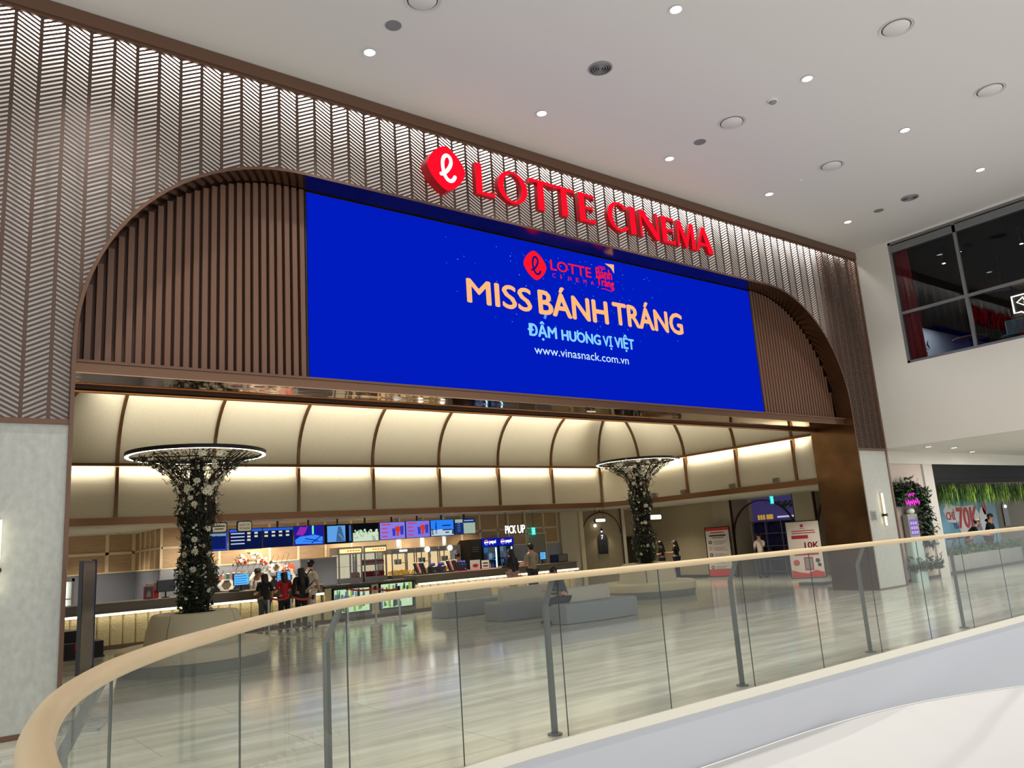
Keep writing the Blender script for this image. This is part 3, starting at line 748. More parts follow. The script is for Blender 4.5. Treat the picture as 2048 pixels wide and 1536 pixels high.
# niche: local frame along the diagonal (u along wall, n towards the lobby)
nu = Vector((.7071, -.7071)); nn_ = Vector((-.7071, -.7071)); N0 = Vector((23.1, 13.0))
def nq(u, n_, z): p = N0+nu*u+nn_*n_; return (p.x, p.y, z)
def nbox(mb, u0, u1, n0, n1, z0, z1):
    return mb.add([nq(u0, n0, z0), nq(u1, n0, z0), nq(u1, n1, z0), nq(u0, n1, z0), nq(u0, n0, z1), nq(u1, n0, z1), nq(u1, n1, z1), nq(u0, n1, z1)],
                  [(0,3,2,1),(4,5,6,7),(0,1,5,4),(1,2,6,5),(2,3,7,6),(3,0,4,7)])
nbox(MB(), -.05, 1.75, -.15, 0, 0, 3.3).build('niche_wall', beige, wc)
m = MB(); nbox(m, 0, .05, 0, .05, 0, 3.2); nbox(m, 1.6, 1.65, 0, .05, 0, 3.2); nbox(m, .80, .85, 0, .04, 2.82, 3.2)
for k in range(24):
    a0, a1 = PI*k/24, PI*(k+1)/24; c, r0, r1, zc = .825, .735, .775, 1.95
    f = lambda a, r: (c-r*math.cos(a), zc+r*1.14*math.sin(a))
    P = [f(a0, r0), f(a1, r0), f(a1, r1), f(a0, r1)]; m.prism([nq(u, 0.0, z) for u, z in P], Vector((*(nn_*.05), 0)))
m.build('arch_frame', mat('dark copper frame', (70, 46, 36), .4, .6), wc)
nbox(MB(), 1.66, 1.78, -.1, .06, 0, 3.3).build('edge_post', pale_b, wc)
wd = sroot('wall_corridor')
MB().box(24.2, 27.2, BW, BW+.1, 0, 3.3).build('corridor_wall', beige, wd)
d2 = sroot('door_2', (25.6, BW-.02, 0)); MB().box(25.2, 26.1, BW-.05, BW-.005, 0, 1.6).build('door_leaf', mat('dark doorway', (34, 27, 22), .4), d2)
MB().box(25.1, 26.2, BW-.08, BW-.005, 1.6, 1.78).build('door_header', dark, d2)
RX = 27.0
wr2 = sroot('wall_lobby_right')
MB().box(28.35, 28.45, 3.2, 8.7, 0, 3.1).build('outer_wall', mat('deep violet', (40, 36, 70), .5), wr2)
MB().box(RX, RX+.15, 9.45, BW, 0, 3.1).build('beige_wall', beige, wr2)
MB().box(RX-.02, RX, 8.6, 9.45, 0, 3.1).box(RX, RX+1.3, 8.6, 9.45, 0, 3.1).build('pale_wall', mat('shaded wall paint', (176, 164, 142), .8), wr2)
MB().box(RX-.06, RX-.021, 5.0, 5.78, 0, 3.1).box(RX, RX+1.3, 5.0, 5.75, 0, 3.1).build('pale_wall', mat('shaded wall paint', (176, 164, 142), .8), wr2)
MB().box(RX-.05, RX, 9.45, BW, 0, .1).build('skirting', mat('dark skirting', (52, 50, 52), .5), wr2)
lilac = mat('lilac grey panel', (196, 188, 196), .7)
MB().box(RX+1.15, RX+1.2, 7.4, 8.6, 0, 3.0).build('lilac_panel', lilac, wr2)
MB().box(RX+1.2, RX+1.3, 5.7, 8.6, 0, 3.1).build('recess_back', mat('deep violet', (40, 36, 70), .5), wr2)
MB().box(RX, RX+.12, 1.3, 3.3, 0, 3.1).build('blue_glass_wall', mat('blue grey glass panel', (142, 160, 178), .25), wr2)
af = mat('dark copper frame', (70, 46, 36), .4, .6)
def arch_open(y0, y1, cz, rise, name='arch_frame', xo=0):
    m = MB(); x = RX-.04-xo
    m.box(x, x+.09, y1-.05, y1, 0, 2.97).box(x, x+.09, y0, y0+.05, 0, 2.97); c = (y0+y1)/2; r = (y1-y0)/2-.08
    for k in range(24):
        a0, a1 = PI*k/24, PI*(k+1)/24; f = lambda a, q: (c+q*math.cos(a), cz+q/r*rise*math.sin(a))
        P = [f(a0, r), f(a1, r), f(a1, r+.05), f(a0, r+.05)]; m.prism([(x, y, z) for y, z in P], (.07, 0, 0))
    m.box(x, x+.08, y0, y1, 2.93, 2.97)
    m.build(name, af, wr2)
arch_open(5.78, 8.6, 1.55, 1.2); arch_open(3.3, 5.0, 1.55, 1.2)
# low pale step at the foot of the right wall
struct(MB().box(22.9, 26.5, 2.5, 3.3, -.01, .09).build('floor_step', mat('grey step', (120, 124, 128), .4)))

# soffit downlights inside the lobby
t0 = None; pts = [(5.25, 12.26), (5.22, 10.29), (6.29, 13.41), (6.33, 12.02), (6.33, 10.23), (9.57, 9.93), (10.66, 11.71), (10.68, 9.89), (11.72, 9.74), (12.73, 9.58), (13.69, 9.45), (14.7, 9.4), (15.54, 9.4), (16.68, 9.4), (17.65, 9.4), (12.8, 11.59), (15.37, 10.9), (16.51, 11.0), (22.46, 7.04), (22.9, 5.45), (23.07, 3.39), (24.9, 10.5)]
for i, (x, y) in enumerate(pts):
    k = 2.9-1.75; f = (2.9-1.75)/(2.83-1.75); X = 1.4612+(x-1.4612)*f; Yy = -10.9768+(y+10.9768)*f
    lab = 'small recessed lobby downlight set in the low soffit over the counter' if i < 18 else 'small recessed lobby downlight set in the soffit by the right lobby wall'
    g = 'lobby soffit downlights over the counter' if i < 18 else 'lobby soffit downlights on the right'
    if t0 is None: t0 = downlight(X, Yy, 2.9, lab, g, .05, 7.)
    else: dup(t0, (X, Yy, 2.9), None, lab, g)
for i, (y, z) in enumerate(((7.29, 3.05), (6.04, 3.04), (4.12, 3.04), (2.57, 3.045))):
    t = thing('air_grille', 'small grey square air grille low on the right cream bulkhead, %s from the column' % ('nearest', 'second', 'third', 'farthest')[i], 'vent', (21.4, y, z))
    MB().box(21.36, 21.415, y-.1, y+.1, z-.035, z+.09).build('frame', mat('grille grey', (132, 124, 110), .6), t)
    m = MB()
    for k in range(4): m.box(21.35, 21.362, y-.085, y+.085, z-.02+k*.026, z-.01+k*.026)
    m.build('slats', mat('grille slat', (96, 90, 80), .6), t)
# ================================================================== people
skin_m = mat('skin', (198, 150, 122), .55); hair_m = mat('black hair', (20, 16, 16), .45); shoe_m = mat('dark shoes', (30, 30, 32), .5)
def skin_mesh(name, verts, edges, radii, m, parent, levels=1, roots=(0,)):
    me = bpy.data.meshes.new(name); me.from_pydata(verts, edges, [])
    o = bpy.data.objects.new(name, me); COL.objects.link(o)
    sk = o.modifiers.new('skin', 'SKIN'); sk.use_smooth_shade = True
    if not me.skin_vertices: me.skin_vertices.new() if hasattr(me.skin_vertices, 'new') else None
    sv = me.skin_vertices[0].data
    for i, r in enumerate(radii): sv[i].radius = r if isinstance(r, tuple) else (r, r); sv[i].use_root = i in roots
    ss = o.modifiers.new('sub', 'SUBSURF'); ss.levels = levels; ss.render_levels = levels
    dg = bpy.context.evaluated_depsgraph_get(); dg.update()
    me2 = bpy.data.meshes.new_from_object(o.evaluated_get(dg)); me2.name = name
    o.modifiers.clear(); o.data = me2; bpy.data.meshes.remove(me)
    me2.materials.clear(); me2.materials.append(m)
    o.parent = parent; ORG[o.name] = Vector((0,0,0))
    return o
def person(label, x, y, rot, h=1.6, top=(30,30,34), bottom=(34,36,46), hair='long', arms=(None, None), seated=False, lean=0., female=True, sleeve='short', z=0., head_turn=0., cap=None, nod=0., skirt=False, group=None):
    """front faces local -Y. arms: (elbow, wrist) offsets per side in units of a 1.6 m figure"""
    s = h/1.6
    t = thing('person', label, 'person', (x, y, z), rot, group)
    V = lambda p: Vector(p)*s
    hipz = .86 if not seated else .53
    sw = .165 if female else .19
    pel = V((0, 0, hipz+.02)); ch = pel+V((0, -.02-lean*.6, .30)); nb = pel+V((0, -.01-lean*1.0, .49-abs(lean)*.12)); hd = nb+V((0, -.02-lean*.25-nod*.5, .09)); 
    hc = hd+V((0, -.015-nod, .08-nod*.5)); 
    sh = [nb+V((sx*sw, .01, -.045)) for sx in (-1, 1)]
    el = []; wr = []
    for k, sx in enumerate((-1, 1)):
        a = arms[k] or ((sx*.05, .03, -.27), (sx*.04, -.08, -.50))
        el.append(sh[k]+V(a[0])); wr.append(sh[k]+V(a[1]))
    hip = [pel+V((sx*.085, 0, -.03)) for sx in (-1, 1)]
    if seated: kn = [V((sx*.11, -.42, .50)) for sx in (-1, 1)]; an = [V((sx*.11, -.40, .08)) for sx in (-1, 1)]
    else: kn = [V((sx*.09, -.015, .45)) for sx in (-1, 1)]; an = [V((sx*.095, .02, .07)) for sx in (-1, 1)]
    toe = [a+V((.02*sx, -.15, -.035)) for a, sx in zip(an, (-1, 1))]
    # body
    vs = [pel, ch, nb, hd, hc, hc+V((0, 0, .075))]; es = [(0,1),(1,2),(2,3),(3,4),(4,5)]; r = [.115, .11, .055, .05, .083, .06]
    for k in (0, 1):
        o = len(vs); vs += [sh[k], el[k], wr[k]]; es += [(2, o), (o, o+1), (o+1, o+2)]; r += [.05, .036, .024]
        o = len(vs); vs += [hip[k], kn[k], an[k], toe[k]]; es += [(0, o), (o, o+1), (o+1, o+2), (o+2, o+3)]; r += [.085, .056, .036, .03]
        # palm and five fingers
        d = (wr[k]-el[k]).normalized(); sd = Vector((0, 1, 0)).cross(d); sd = sd.normalized() if sd.length > .1 else Vector((1, 0, 0)); wi = o-1
        o = len(vs); pm = wr[k]+d*.06*s; vs.append(pm); es.append((wi, o)); r.append(.026)
        pi_ = o
        for f, (off, ln) in enumerate(((-.026, .062), (-.009, .075), (.009, .07), (.025, .055))):
            o = len(vs); b0 = pm+sd*off*s+d*.02*s; vs += [b0, b0+d*ln*.6*s+Vector((0, -.008, 0))*s, b0+d*ln*s+Vector((0, -.025, 0))*s]; es += [(pi_, o), (o, o+1), (o+1, o+2)]; r += [.0095, .0085, .007]
        o = len(vs); b0 = wr[k]+d*.03*s-sd*.03*s; vs += [b0, b0-sd*.015*s+d*.035*s]; es += [(wi, o), (o, o+1)]; r += [.011, .009]
    body = skin_mesh('body', [tuple(v) for v in vs], es, [q*s for q in r], skin_m, t)
    # face
    f0 = hc+V((0, -.083, .0)); fm = MB()
    for sx in (-1, 1): fm.ball(f0+V((sx*.03, .012, .02)), .011*s, .006*s, .007*s, 8, 6)
    fm.build('eyes', mat('eye dark', (30, 24, 22), .3), t, local=True)
    fm = MB(); fm.ball(f0+V((0, -.006, -.005)), .012*s, .018*s, .022*s, 8, 6)
    for sx in (-1, 1): fm.ball(hc+V((sx*.08, .01, .0)), .012*s, .02*s, .028*s, 8, 6)
    fm.build('nose_and_ears', skin_m, t, local=True, smooth=True)
    fm = MB(); fm.ball(f0+V((0, .008, -.04)), .022*s, .006*s, .006*s, 8, 6); fm.build('mouth', mat('lips', (150, 84, 80), .5), t, local=True)
    # clothes
    tm = mat('cloth %d %d %d' % top, top, .85); bm = mat('cloth %d %d %d' % bottom, bottom, .85)
    vs = [pel+V((0, 0, -.03)), pel+V((0, 0, .1)), ch+V((0, 0, .02)), nb+V((0, 0, -.035))]; es = [(0,1),(1,2),(2,3)]; r = [.138, .122 if female else .13, .128, .07]
    for k in (0, 1):
        o = len(vs); e = el[k] if sleeve == 'short' else wr[k]
        if sleeve == 'short': vs += [sh[k], sh[k].lerp(el[k], .85)]; es += [(3, o), (o, o+1)]; r += [.066, .062]
        else: vs += [sh[k], el[k], el[k].lerp(wr[k], .92)]; es += [(3, o), (o, o+1), (o+1, o+2)]; r += [.068, .054, .042]
    skin_mesh('top', [tuple(v) for v in vs], es, [q*s for q in r], tm, t)
    vs = [pel+V((0, 0, .03))]; es = []; r = [.128]
    for k in (0, 1):
        o = len(vs)
        if skirt: vs += [hip[k], hip[k].lerp(kn[k], .8)]; es += [(0, o), (o, o+1)]; r += [.11, .12]
        else: vs += [hip[k], kn[k], an[k]]; es += [(0, o), (o, o+1), (o+1, o+2)]; r += [.104, .076, .058]
    skin_mesh('skirt' if skirt else 'trousers', [tuple(v) for v in vs], es, [q*s for q in r], bm, t)
    for k in (0, 1):
        m = MB(); c = an[k].lerp(toe[k], .5)
        m.ball((c.x, c.y-.01*s, .045*s if not seated else an[k].z-.03*s), .048*s, .125*s, .045*s, 12, 6); m.build('shoe', shoe_m, t, local=True, smooth=True)
    # hair
    up = V((0, .012, .035))
    if hair == 'long':
        vs = [hc+V((0, .015, .06)), hc+V((0, .032, .0)), hd+V((0, .05, -.06)), nb+V((0, .085, -.14)), nb+V((0, .10, -.27))]; es = [(0,1),(1,2),(2,3),(3,4)]; r = [.096, .106, .104, .105, .07]
        skin_mesh('hair', [tuple(v) for v in vs], es, [q*s for q in r], hair_m, t)
    elif hair == 'medium':
        vs = [hc+V((0, .015, .06)), hc+V((0, .032, .0)), hd+V((0, .05, -.05)), nb+V((0, .075, -.1))]; es = [(0,1),(1,2),(2,3)]; r = [.096, .108, .108, .075]
        skin_mesh('hair', [tuple(v) for v in vs], es, [q*s for q in r], hair_m, t)
    elif hair == 'short':
        m = MB(); m.ball(hc+V((0, .018, .045)), .092*s, .10*s, .085*s, 16, 10); m.ball(hc+V((0, .045, -.005)), .08*s, .06*s, .075*s, 14, 8); m.build('hair', hair_m, t, local=True, smooth=True)
    elif hair == 'bun':
        m = MB(); m.ball(hc+V((0, .018, .045)), .092*s, .10*s, .085*s, 16, 10); m.ball(hc+V((0, .12, .05)), .045*s, .045*s, .045*s, 12, 8); m.ball(hc+V((0, .045, -.005)), .08*s, .06*s, .075*s, 14, 8); m.build('hair', hair_m, t, local=True, smooth=True)
    if cap:
        m = MB(); m.lathe([(.098*s, 0), (.097*s, .03*s), (.085*s, .07*s), (.05*s, .095*s), (1e-3, .1*s)], tuple(hc+V((0, .01, .035))), 18); m.ball(hc+V((0, -.10, .045)), .075*s, .07*s, .008*s, 14, 6)
        m.build('cap', mat('cap %d %d %d' % cap, cap, .7), t, local=True, smooth=True)
    return t, dict(sh=sh, wr=wr, pel=pel, ch=ch, nb=nb, s=s)
UPARM = ((.03, -.06, -.24), (-.02, -.26, -.25)); LUP = ((-.03, -.06, -.24), (.02, -.26, -.25))
person('cashier in a pale shirt and dark cap facing customers from behind the counter', 9.42, 11.35, 0, 1.56, (196, 186, 172), (40, 40, 44), 'short', (LUP, UPARM), cap=(26, 26, 30), nod=.02)
person('woman with long black hair in loose black top, leftmost customer at the counter', 8.87, 9.25, PI+.1, 1.48, (24, 22, 24), (70, 76, 84), 'medium', (None, UPARM))
person('customer with black hair in a red shirt at the counter', 9.36, 9.2, PI, 1.49, (172, 26, 38), (28, 28, 34), 'medium', (LUP, UPARM))
person('woman with very long black hair and black outfit queueing beside the red shirt customer', 9.78, 9.12, PI, 1.56, (20, 18, 20), (22, 22, 28), 'long', (LUP, None), sleeve='long')
p, J = person('man in white t-shirt standing side on with a black backpack on', 10.14, 9.45, PI-1.1, 1.69, (226, 216, 196), (206, 194, 172), 'short', (((-.10, .06, -.22), (-.02, -.12, -.38)), ((.03, .02, -.28), (-.02, -.14, -.46))), female=False, nod=.03)
m = MB(); m.ball((0, .22, 1.2), .15, .095, .24, 16, 10)
bp_ = thing('backpack', 'black backpack worn by the man in the white t-shirt', 'backpack', (10.14, 9.45, 0), PI-1.1)
m.build('pack', mat('black nylon', (22, 22, 26), .7), bp_, local=True, smooth=True)
m = MB()
for sx in (-1, 1): m.tube([(sx*.1, .2, 1.38), (sx*.12, .08, 1.49), (sx*.125, -.1, 1.4), (sx*.12, -.12, 1.25), (sx*.11, .12, 1.08)], .016, 6)
m.build('straps', mat('black nylon', (22, 22, 26), .7), bp_, local=True)
person('woman with long dark hair and pale skirt waiting at the pick up counter', 16.68, 9.2, PI+.15, 1.65, (40, 38, 42), (170, 140, 130), 'long', (((-.07, .0, -.26), (-.07, -.06, -.5)), LUP), sleeve='long', skirt=True)
hb = thing('handbag', 'small dusty pink handbag hanging from the waiting woman hand', 'bag', (16.86, 9.1, .62), .2)
MB().prism([(-.15, -.06, 0), (.15, -.06, 0), (.11, -.04, .22), (-.11, -.04, .22)], (0, .11, 0)).build('bag_body', mat('dusty pink leather', (196, 152, 136), .5), hb, local=True)
MB().tube([(-.07, 0, .21), (-.06, 0, .3), (0, 0, .34), (.06, 0, .3), (.07, 0, .21)], .01, 6).build('handle', mat('dusty pink leather', (196, 152, 136), .5), hb, local=True)
person('man in grey t-shirt and dark trousers with his back turned at the pick up counter', 17.5, 9.2, PI, 1.71, (150, 140, 122), (40, 44, 56), 'short', (LUP, UPARM), female=False)
person('woman in black t-shirt by the right lobby wall, nearer the flower column', 25.0, 10.55, -2.3, 1.53, (18, 18, 20), (30, 36, 52), 'long', (LUP, UPARM))
pw, JW = person('woman with straight black hair in black t-shirt holding a red popcorn tub', 25.9, 10.6, PI+.4, 1.51, (16, 16, 18), (30, 44, 74), 'long', (((-.05, .0, -.25), (-.03, -.05, -.48)), ((.1, -.06, -.22), (.24, -.26, -.2))))
hw = Matrix.Rotation(PI+.4, 4, 'Z') @ (JW['wr'][1]+Vector((0, -.13, 0))) + Vector((25.9, 10.6, 0))
pc = thing('popcorn_tub', 'red popcorn tub held by the woman in black by the right wall', 'popcorn tub', (hw.x, hw.y, hw.z-.06))
MB().lathe([(1e-3, 0), (.07, 0), (.095, .17), (.088, .17), (.07, .05)], (hw.x, hw.y, hw.z-.06), 16).build('tub', red_paint, pc, smooth=True)
m = MB()
for k in range(16): m.ball((hw.x+random.uniform(-.06, .06), hw.y+random.uniform(-.06, .06), hw.z+.115), .022, n=6, m=4)
m.build('popcorn', mat('popcorn', (236, 222, 178), .8), pc)
person('woman with black hair in white top beside the violet doorway', 26.3, 6.95, -1.2, 1.53, (224, 214, 204), (30, 40, 50), 'bun', (LUP, ((-.02, -.12, -.2), (-.1, -.16, .02))))
person('person in dark jacket hunched forward on the nearest grey sofa', 13.36, 2.95, -1.75, 1.52, (52, 66, 76), (38, 46, 56), 'short', (((-.02, -.1, -.22), (.1, -.32, -.22)), ((.02, -.1, -.22), (-.08, -.33, -.2))), seated=True, lean=.1, sleeve='long', nod=.05)
person('staff member in dark top working by the popcorn machines', 16.3, 11.7, .3, 1.57, (46, 40, 42), (30, 30, 34), 'short', (LUP, UPARM))
person('person in black with a pale cap leaning over the planter by the garden shop', 30.35, 1.5, .5, 1.56, (18, 18, 22), (150, 120, 110), 'short', (LUP, UPARM), cap=(214, 206, 186), lean=.25)
person('person in black top with red collar sitting behind the garden shop planter', 31.95, 1.5, .1, 1.66, (16, 16, 20), (30, 34, 50), 'short', (LUP, UPARM), lean=.1)
# ================================================================== flower columns on round benches, sofas
bench_cream = mat('cream leatherette', (206, 196, 168), .5); bench_grey = mat('grey plinth', (126, 128, 124), .55)
sofa_grey = mat('grey sofa fabric', (138, 144, 148), .8); sofa_pale = mat('pale sofa fabric', (186, 182, 168), .8)
vine_m = mat('brown vine', (52, 34, 26), .8); leaf_m = mat('dark leaf', (38, 52, 34), .6); leaf2 = mat('mid leaf', (72, 88, 56), .6); petal_m = mat('white petals', (232, 226, 206), .7); eye_m = mat('flower eye', (206, 176, 78), .7)
fl_mesh = None
def flower(c, n, r, parent):
    """daisy facing direction n; shares one mesh"""
    global fl_mesh
    if fl_mesh is None:
        m = MB()
        for k in range(9):
            a = 2*PI*k/9; ca, sa = math.cos(a), math.sin(a); p = lambda u, v, w: (ca*u-sa*v, sa*u+ca*v, w)
            m.m(0).add([p(.15, 0, .05), p(.55, -.2, .1), p(1, -.1, .02), p(1, .1, .02), p(.55, .2, .1)], [(0, 1, 2, 3, 4)])
        m.m(1).ball((0, 0, .08), .24, .24, .14, 8, 6)
        o = m.build('flower', [petal_m, eye_m], None, local=True); fl_mesh = o.data; bpy.data.objects.remove(o)
    o = bpy.data.objects.new('flower', fl_mesh); COL.objects.link(o); o.parent = parent
    q = Vector(n).to_track_quat('Z', 'Y'); o.rotation_mode = 'QUATERNION'; o.rotation_quaternion = q
    o.location = Vector(c); o.scale = (r, r, r); return o
def prof_r(z, Z):
    """outer radius of the foliage at height z, flaring to the ring at Z"""
    t = max(0, (z-(Z-1.0))/1.0)
    return .29+.06*math.sin(z*5)+.86*t**2.2 if z > 1.25 else .2+.12*(z-.8)/.45
def flower_column(cx, cy, Z, label, seed):
    random.seed(seed)
    t = thing('flower_column', label, 'flower display', (cx, cy, .95))
    L = lambda x, y, z: (x, y, z-.95)
    MB().lathe([(1e-3, 0), (.17, 0), (.15, .3), (.13, Z-1.5), (.12, Z-1.05), (1e-3, Z-1.0)], (0, 0, 0), 16).build('stem', mat('black stem', (16, 15, 14), .8), t, local=True, smooth=True)
    m = MB()
    for k in range(58):
        a = 2*PI*k/58+random.uniform(-.06, .06); tw = random.uniform(-.9, .9); ph = random.uniform(0, 6); P = []
        z0 = random.uniform(.95, 2.2); n = 16; inner = random.uniform(.62, 1.0)
        for i in range(n+1):
            z = z0+(Z-.02-z0)*i/n; r = (prof_r(z, Z)*inner+.03*math.sin(ph+i*1.3)); aa = a+tw*(i/n)*.5+.06*math.sin(ph*2+i*.9)
            P.append(L(r*math.cos(aa), r*math.sin(aa), z))
        m.tube(P, .0085, 4, caps=False)
    for k in range(40):                                   # stray tendrils
        a = random.uniform(0, 2*PI); z = random.uniform(1.4, Z); r = prof_r(z, Z); P = []
        for i in range(7): P.append(L((r+.028*i)*math.cos(a+.06*i), (r+.028*i)*math.sin(a+.06*i), z+.05*math.sin(i*1.1+k)))
        m.tube(P, .005, 4, caps=False)
    m.build('vines', vine_m, t, local=True)
    def leaves(n, mname, mm, zlo, zhi):
        q = MB()
        for k in range(n):
            z = random.uniform(zlo, zhi) if random.random() < .8 else random.uniform(.95, Z); R0 = prof_r(z, Z)
            r = R0*random.uniform(.55, 1.12); a = random.uniform(0, 2*PI); c = Vector(L(r*math.cos(a), r*math.sin(a), z))
            d = Vector((random.gauss(0, 1), random.gauss(0, 1), random.gauss(0, .8))).normalized(); e = d.orthogonal().normalized(); ln = random.uniform(.035, .075); w = ln*.33
            q.add([c-d*ln, c+e*w, c+d*ln, c-e*w], [(0, 1, 2, 3)])
        stuff(q.build(mname, mm, t, local=True))
    leaves(2600, 'leaves', leaf_m, 1.0, 2.9); leaves(700, 'pale_leaves', leaf2, 1.2, Z); leaves(500, 'rim_leaves', leaf_m, Z-.35, Z)
    q = MB()
    for k in range(640):
        z = random.uniform(1.2, Z) if k % 5 < 3 else random.uniform(Z-.75, Z); r = prof_r(z, Z)*random.uniform(.7, 1.08); a = random.uniform(0, 2*PI); c = Vector(L(r*math.cos(a), r*math.sin(a), z)); d = Vector((random.gauss(0, 1), random.gauss(0, 1), random.gauss(0, 1))).normalized(); e = d.orthogonal(); f = d.cross(e); l = random.uniform(.012, .03)
        q.add([c+e*l, c+f*l, c-e*l, c-f*l], [(0, 1, 2, 3)])
    stuff(q.build('small_blossoms', petal_m, t, local=True))
    for k in range(90):
        z = random.uniform(1.1, Z-.05) if k % 3 else random.uniform(Z-.7, Z-.03); r = prof_r(z, Z)*1.03; a = random.uniform(0, 2*PI)
        n = Vector((math.cos(a), math.sin(a), random.uniform(-.5, .5)))
        flower(L(r*math.cos(a), r*math.sin(a), z), n, random.uniform(.04, .075), t)
    MB().lathe([(1.17, -.035), (1.25, -.035), (1.25, .035), (1.235, .035)], L(0, 0, Z), 64).build('ring_housing', dark, t, local=True, smooth=True)
    MB().lathe([(1.172, -.034), (1.165, .0), (1.235, .036)], L(0, 0, Z), 64).build('ring_inner_face', mat('ring inner', (60, 58, 54), .5), t, local=True, smooth=True)
    MB().lathe([(1.175, -.0365), (1.243, -.0365)], L(0, 0, Z), 64).build('ring_light', emis('ring LED', (255, 252, 240), 5.), t, local=True)
    m = MB()
    for k in range(3):
        a = 2*PI*k/3+.5; m.cyl(L(0, 0, Z-.02), L(1.2*math.cos(a), 1.2*math.sin(a), Z), .012, n=6)
    m.build('ring_spokes', dark, t, local=True)
    return t
def round_bench(cx, cy, R, label):
    t = thing('round_bench', label, 'bench', (cx, cy, 0))
    MB().lathe([(R-.05, 0), (R-.02, .18), (R-.06, .185)], (cx, cy, 0), 48).build('plinth', bench_grey, t, smooth=True)
    MB().lathe([(R-.03, .18), (R, .2), (R+.01, .36), (R-.02, .41), (R-.06, .425), (.55, .425)], (cx, cy, 0), 48).build('seat', bench_cream, t, smooth=True)
    for k in range(4):
        a0 = PI/2*k+.012-.85; a1 = PI/2*(k+1)-.012-.85
        prof = [(.86, .42), (.82, .7), (.74, .94), (.71, .965), (.66, .97), (.36, .96)]
        m = MB().lathe(prof, (cx, cy, 0), 12, a0, a1)
        n = 13
        for side in (0, 12): m.add([m.v[j*n+side] for j in range(len(prof))]+[(cx+.36*math.cos((a0, a1)[side > 0]), cy+.36*math.sin((a0, a1)[side > 0]), .42)], [tuple(range(len(prof)+1))])
        m.build('backrest', bench_cream, t, smooth=True)
    return t
round_bench(5.83, 4.46, 1.3, 'round cream bench with grey plinth and segmented backrest at the left')
flower_column(5.83, 4.46, 3.84, 'tall flower-wrapped column with glowing ring rising from the left round bench', 11)
round_bench(19.4, 6.08, 1.4, 'round cream bench around the far flower column at the right')
flower_column(19.4, 6.08, 4.02, 'tall flower-wrapped column with glowing ring, farther one at the right', 23)

def sofa(x, y, label):
    t = thing('sofa', label, 'sofa', (x, y, 0))
    # base: gently bowed front, tapered left end
    def outline(i):
        P = []
        for k in range(17):
            u = k/16; P.append((x+.0+2.24*u, y+.16*(1-u)*0+ .10*math.cos(u*PI)*.5 + .12*(2*u-1)**2 - .06))
        P[0] = (x+.03, y+.18); P[1] = (x+.1, y+.05)
        back = [(x+2.2, y+.95), (x+1.1, y+1.0), (x+.12, y+.92), (x-.02, y+.6)]
        pts = P+back; c = Vector((x+1.1, y+.5))
        return [(px+(c.x-px)*i/1.1*.9, py+(c.y-py)*i/.5*.9) for px, py in pts]
    rings = [(0, 0.01), (0, .36), (.015, .405), (.05, .425)]
    m = MB(); n = len(outline(0))
    for i, z in rings: m.v += [(px, py, z) for px, py in outline(i)]
    for j in range(len(rings)-1):
        for k in range(n): m.f.append((j*n+k, j*n+(k+1) % n, (j+1)*n+(k+1) % n, (j+1)*n+k)); m.mi.append(0)
    m.f.append(tuple(range((len(rings)-1)*n, len(rings)*n))); m.mi.append(0)
    m.build('seat', sofa_grey, t, smooth=True)
    m = MB(); L_ = []
    for k in range(13):
        u = k/12; L_.append((x+.36+1.46*u, y+.44-.05*math.sin(u*PI)))
    N = len(L_); pr = [(0, .42), (.03, .62), (.05, .70), (.09, .735), (.18, .74), (.22, .71), (.25, .42)]
    rows = [[(px+(.05 if k == 0 else -.05 if k == N-1 else 0)*(z > .7), py+o, z) for o, z in pr] for k, (px, py) in enumerate(L_)]
    q = sweep2(rows, None)
    for r in (rows[0], rows[-1]): q.add(r, [tuple(range(len(r)))])
    q.build('backrest', sofa_pale, t, smooth=True)
    m = MB().box(x+1.1, x+1.104, y-.02, y+.2, .02, .43); m.mapv(lambda a, b, c: (a, b+.0, c)); m.build('seam', mat('seam', (90, 96, 100), .8), t)
    return t
s1 = sofa(12.9, 2.42, 'grey sofa with pale backrest nearest the glass balustrade')
for y, lab in ((4.66, 'grey sofa with pale backrest in the middle of the three'), (7.15, 'grey sofa with pale backrest farthest back, nearest the counter')):
    dup(s1, (12.9, y, 0), None, lab)

# queue posts and belts
def stanchion(x, y, label):
    t = thing('queue_post', label, 'queue barrier', (x, y, 0))
    MB().lathe([(1e-3, .035), (.06, .035), (.16, .015), (.165, 0), (1e-3, 0)], (x, y, 0), 20).build('base', steel, t, smooth=True)
    MB().cyl((x, y, .03), (x, y, .92), .026, n=12).build('post', steel, t, smooth=True)
    MB().cyl((x, y, .86), (x, y, .96), .034, n=12).build('belt_head', dark, t, smooth=True)
    return t
QP = [(8.73, 8.6, 'chrome queue post behind the leftmost customer'), (9.11, 8.13, 'chrome queue post behind the red shirt customer'), (9.03, 6.63, 'chrome queue post nearest the left round bench'), (11.31, 9.63, 'chrome queue post closest to the lit display cases'), (11.43, 8.22, 'chrome queue post in the middle of the line by the display cases'), (11.4, 6.91, 'chrome queue post nearest the glass in the line by the display cases')]
q0 = None
for x, y, lab in QP:
    if q0 is None: q0 = stanchion(x, y, lab)
    else: dup(q0, (x, y, 0), None, lab)
belt_m = mat('red belt', (190, 50, 48), .6)
def belt(a, b, label):
    a, b = Vector(a), Vector(b); m = MB(); n = 10
    for k in range(n):
        p, q = a.lerp(b, k/n), a.lerp(b, (k+1)/n); zs = lambda t: .90-.05*4*t*(1-t)
        z0, z1 = zs(k/n), zs((k+1)/n); m.quad((p.x, p.y, z0-.025), (q.x, q.y, z1-.025), (q.x, q.y, z1+.025), (p.x, p.y, z0+.025))
    tag(m.build('queue_belt', belt_m), label, 'queue belt')
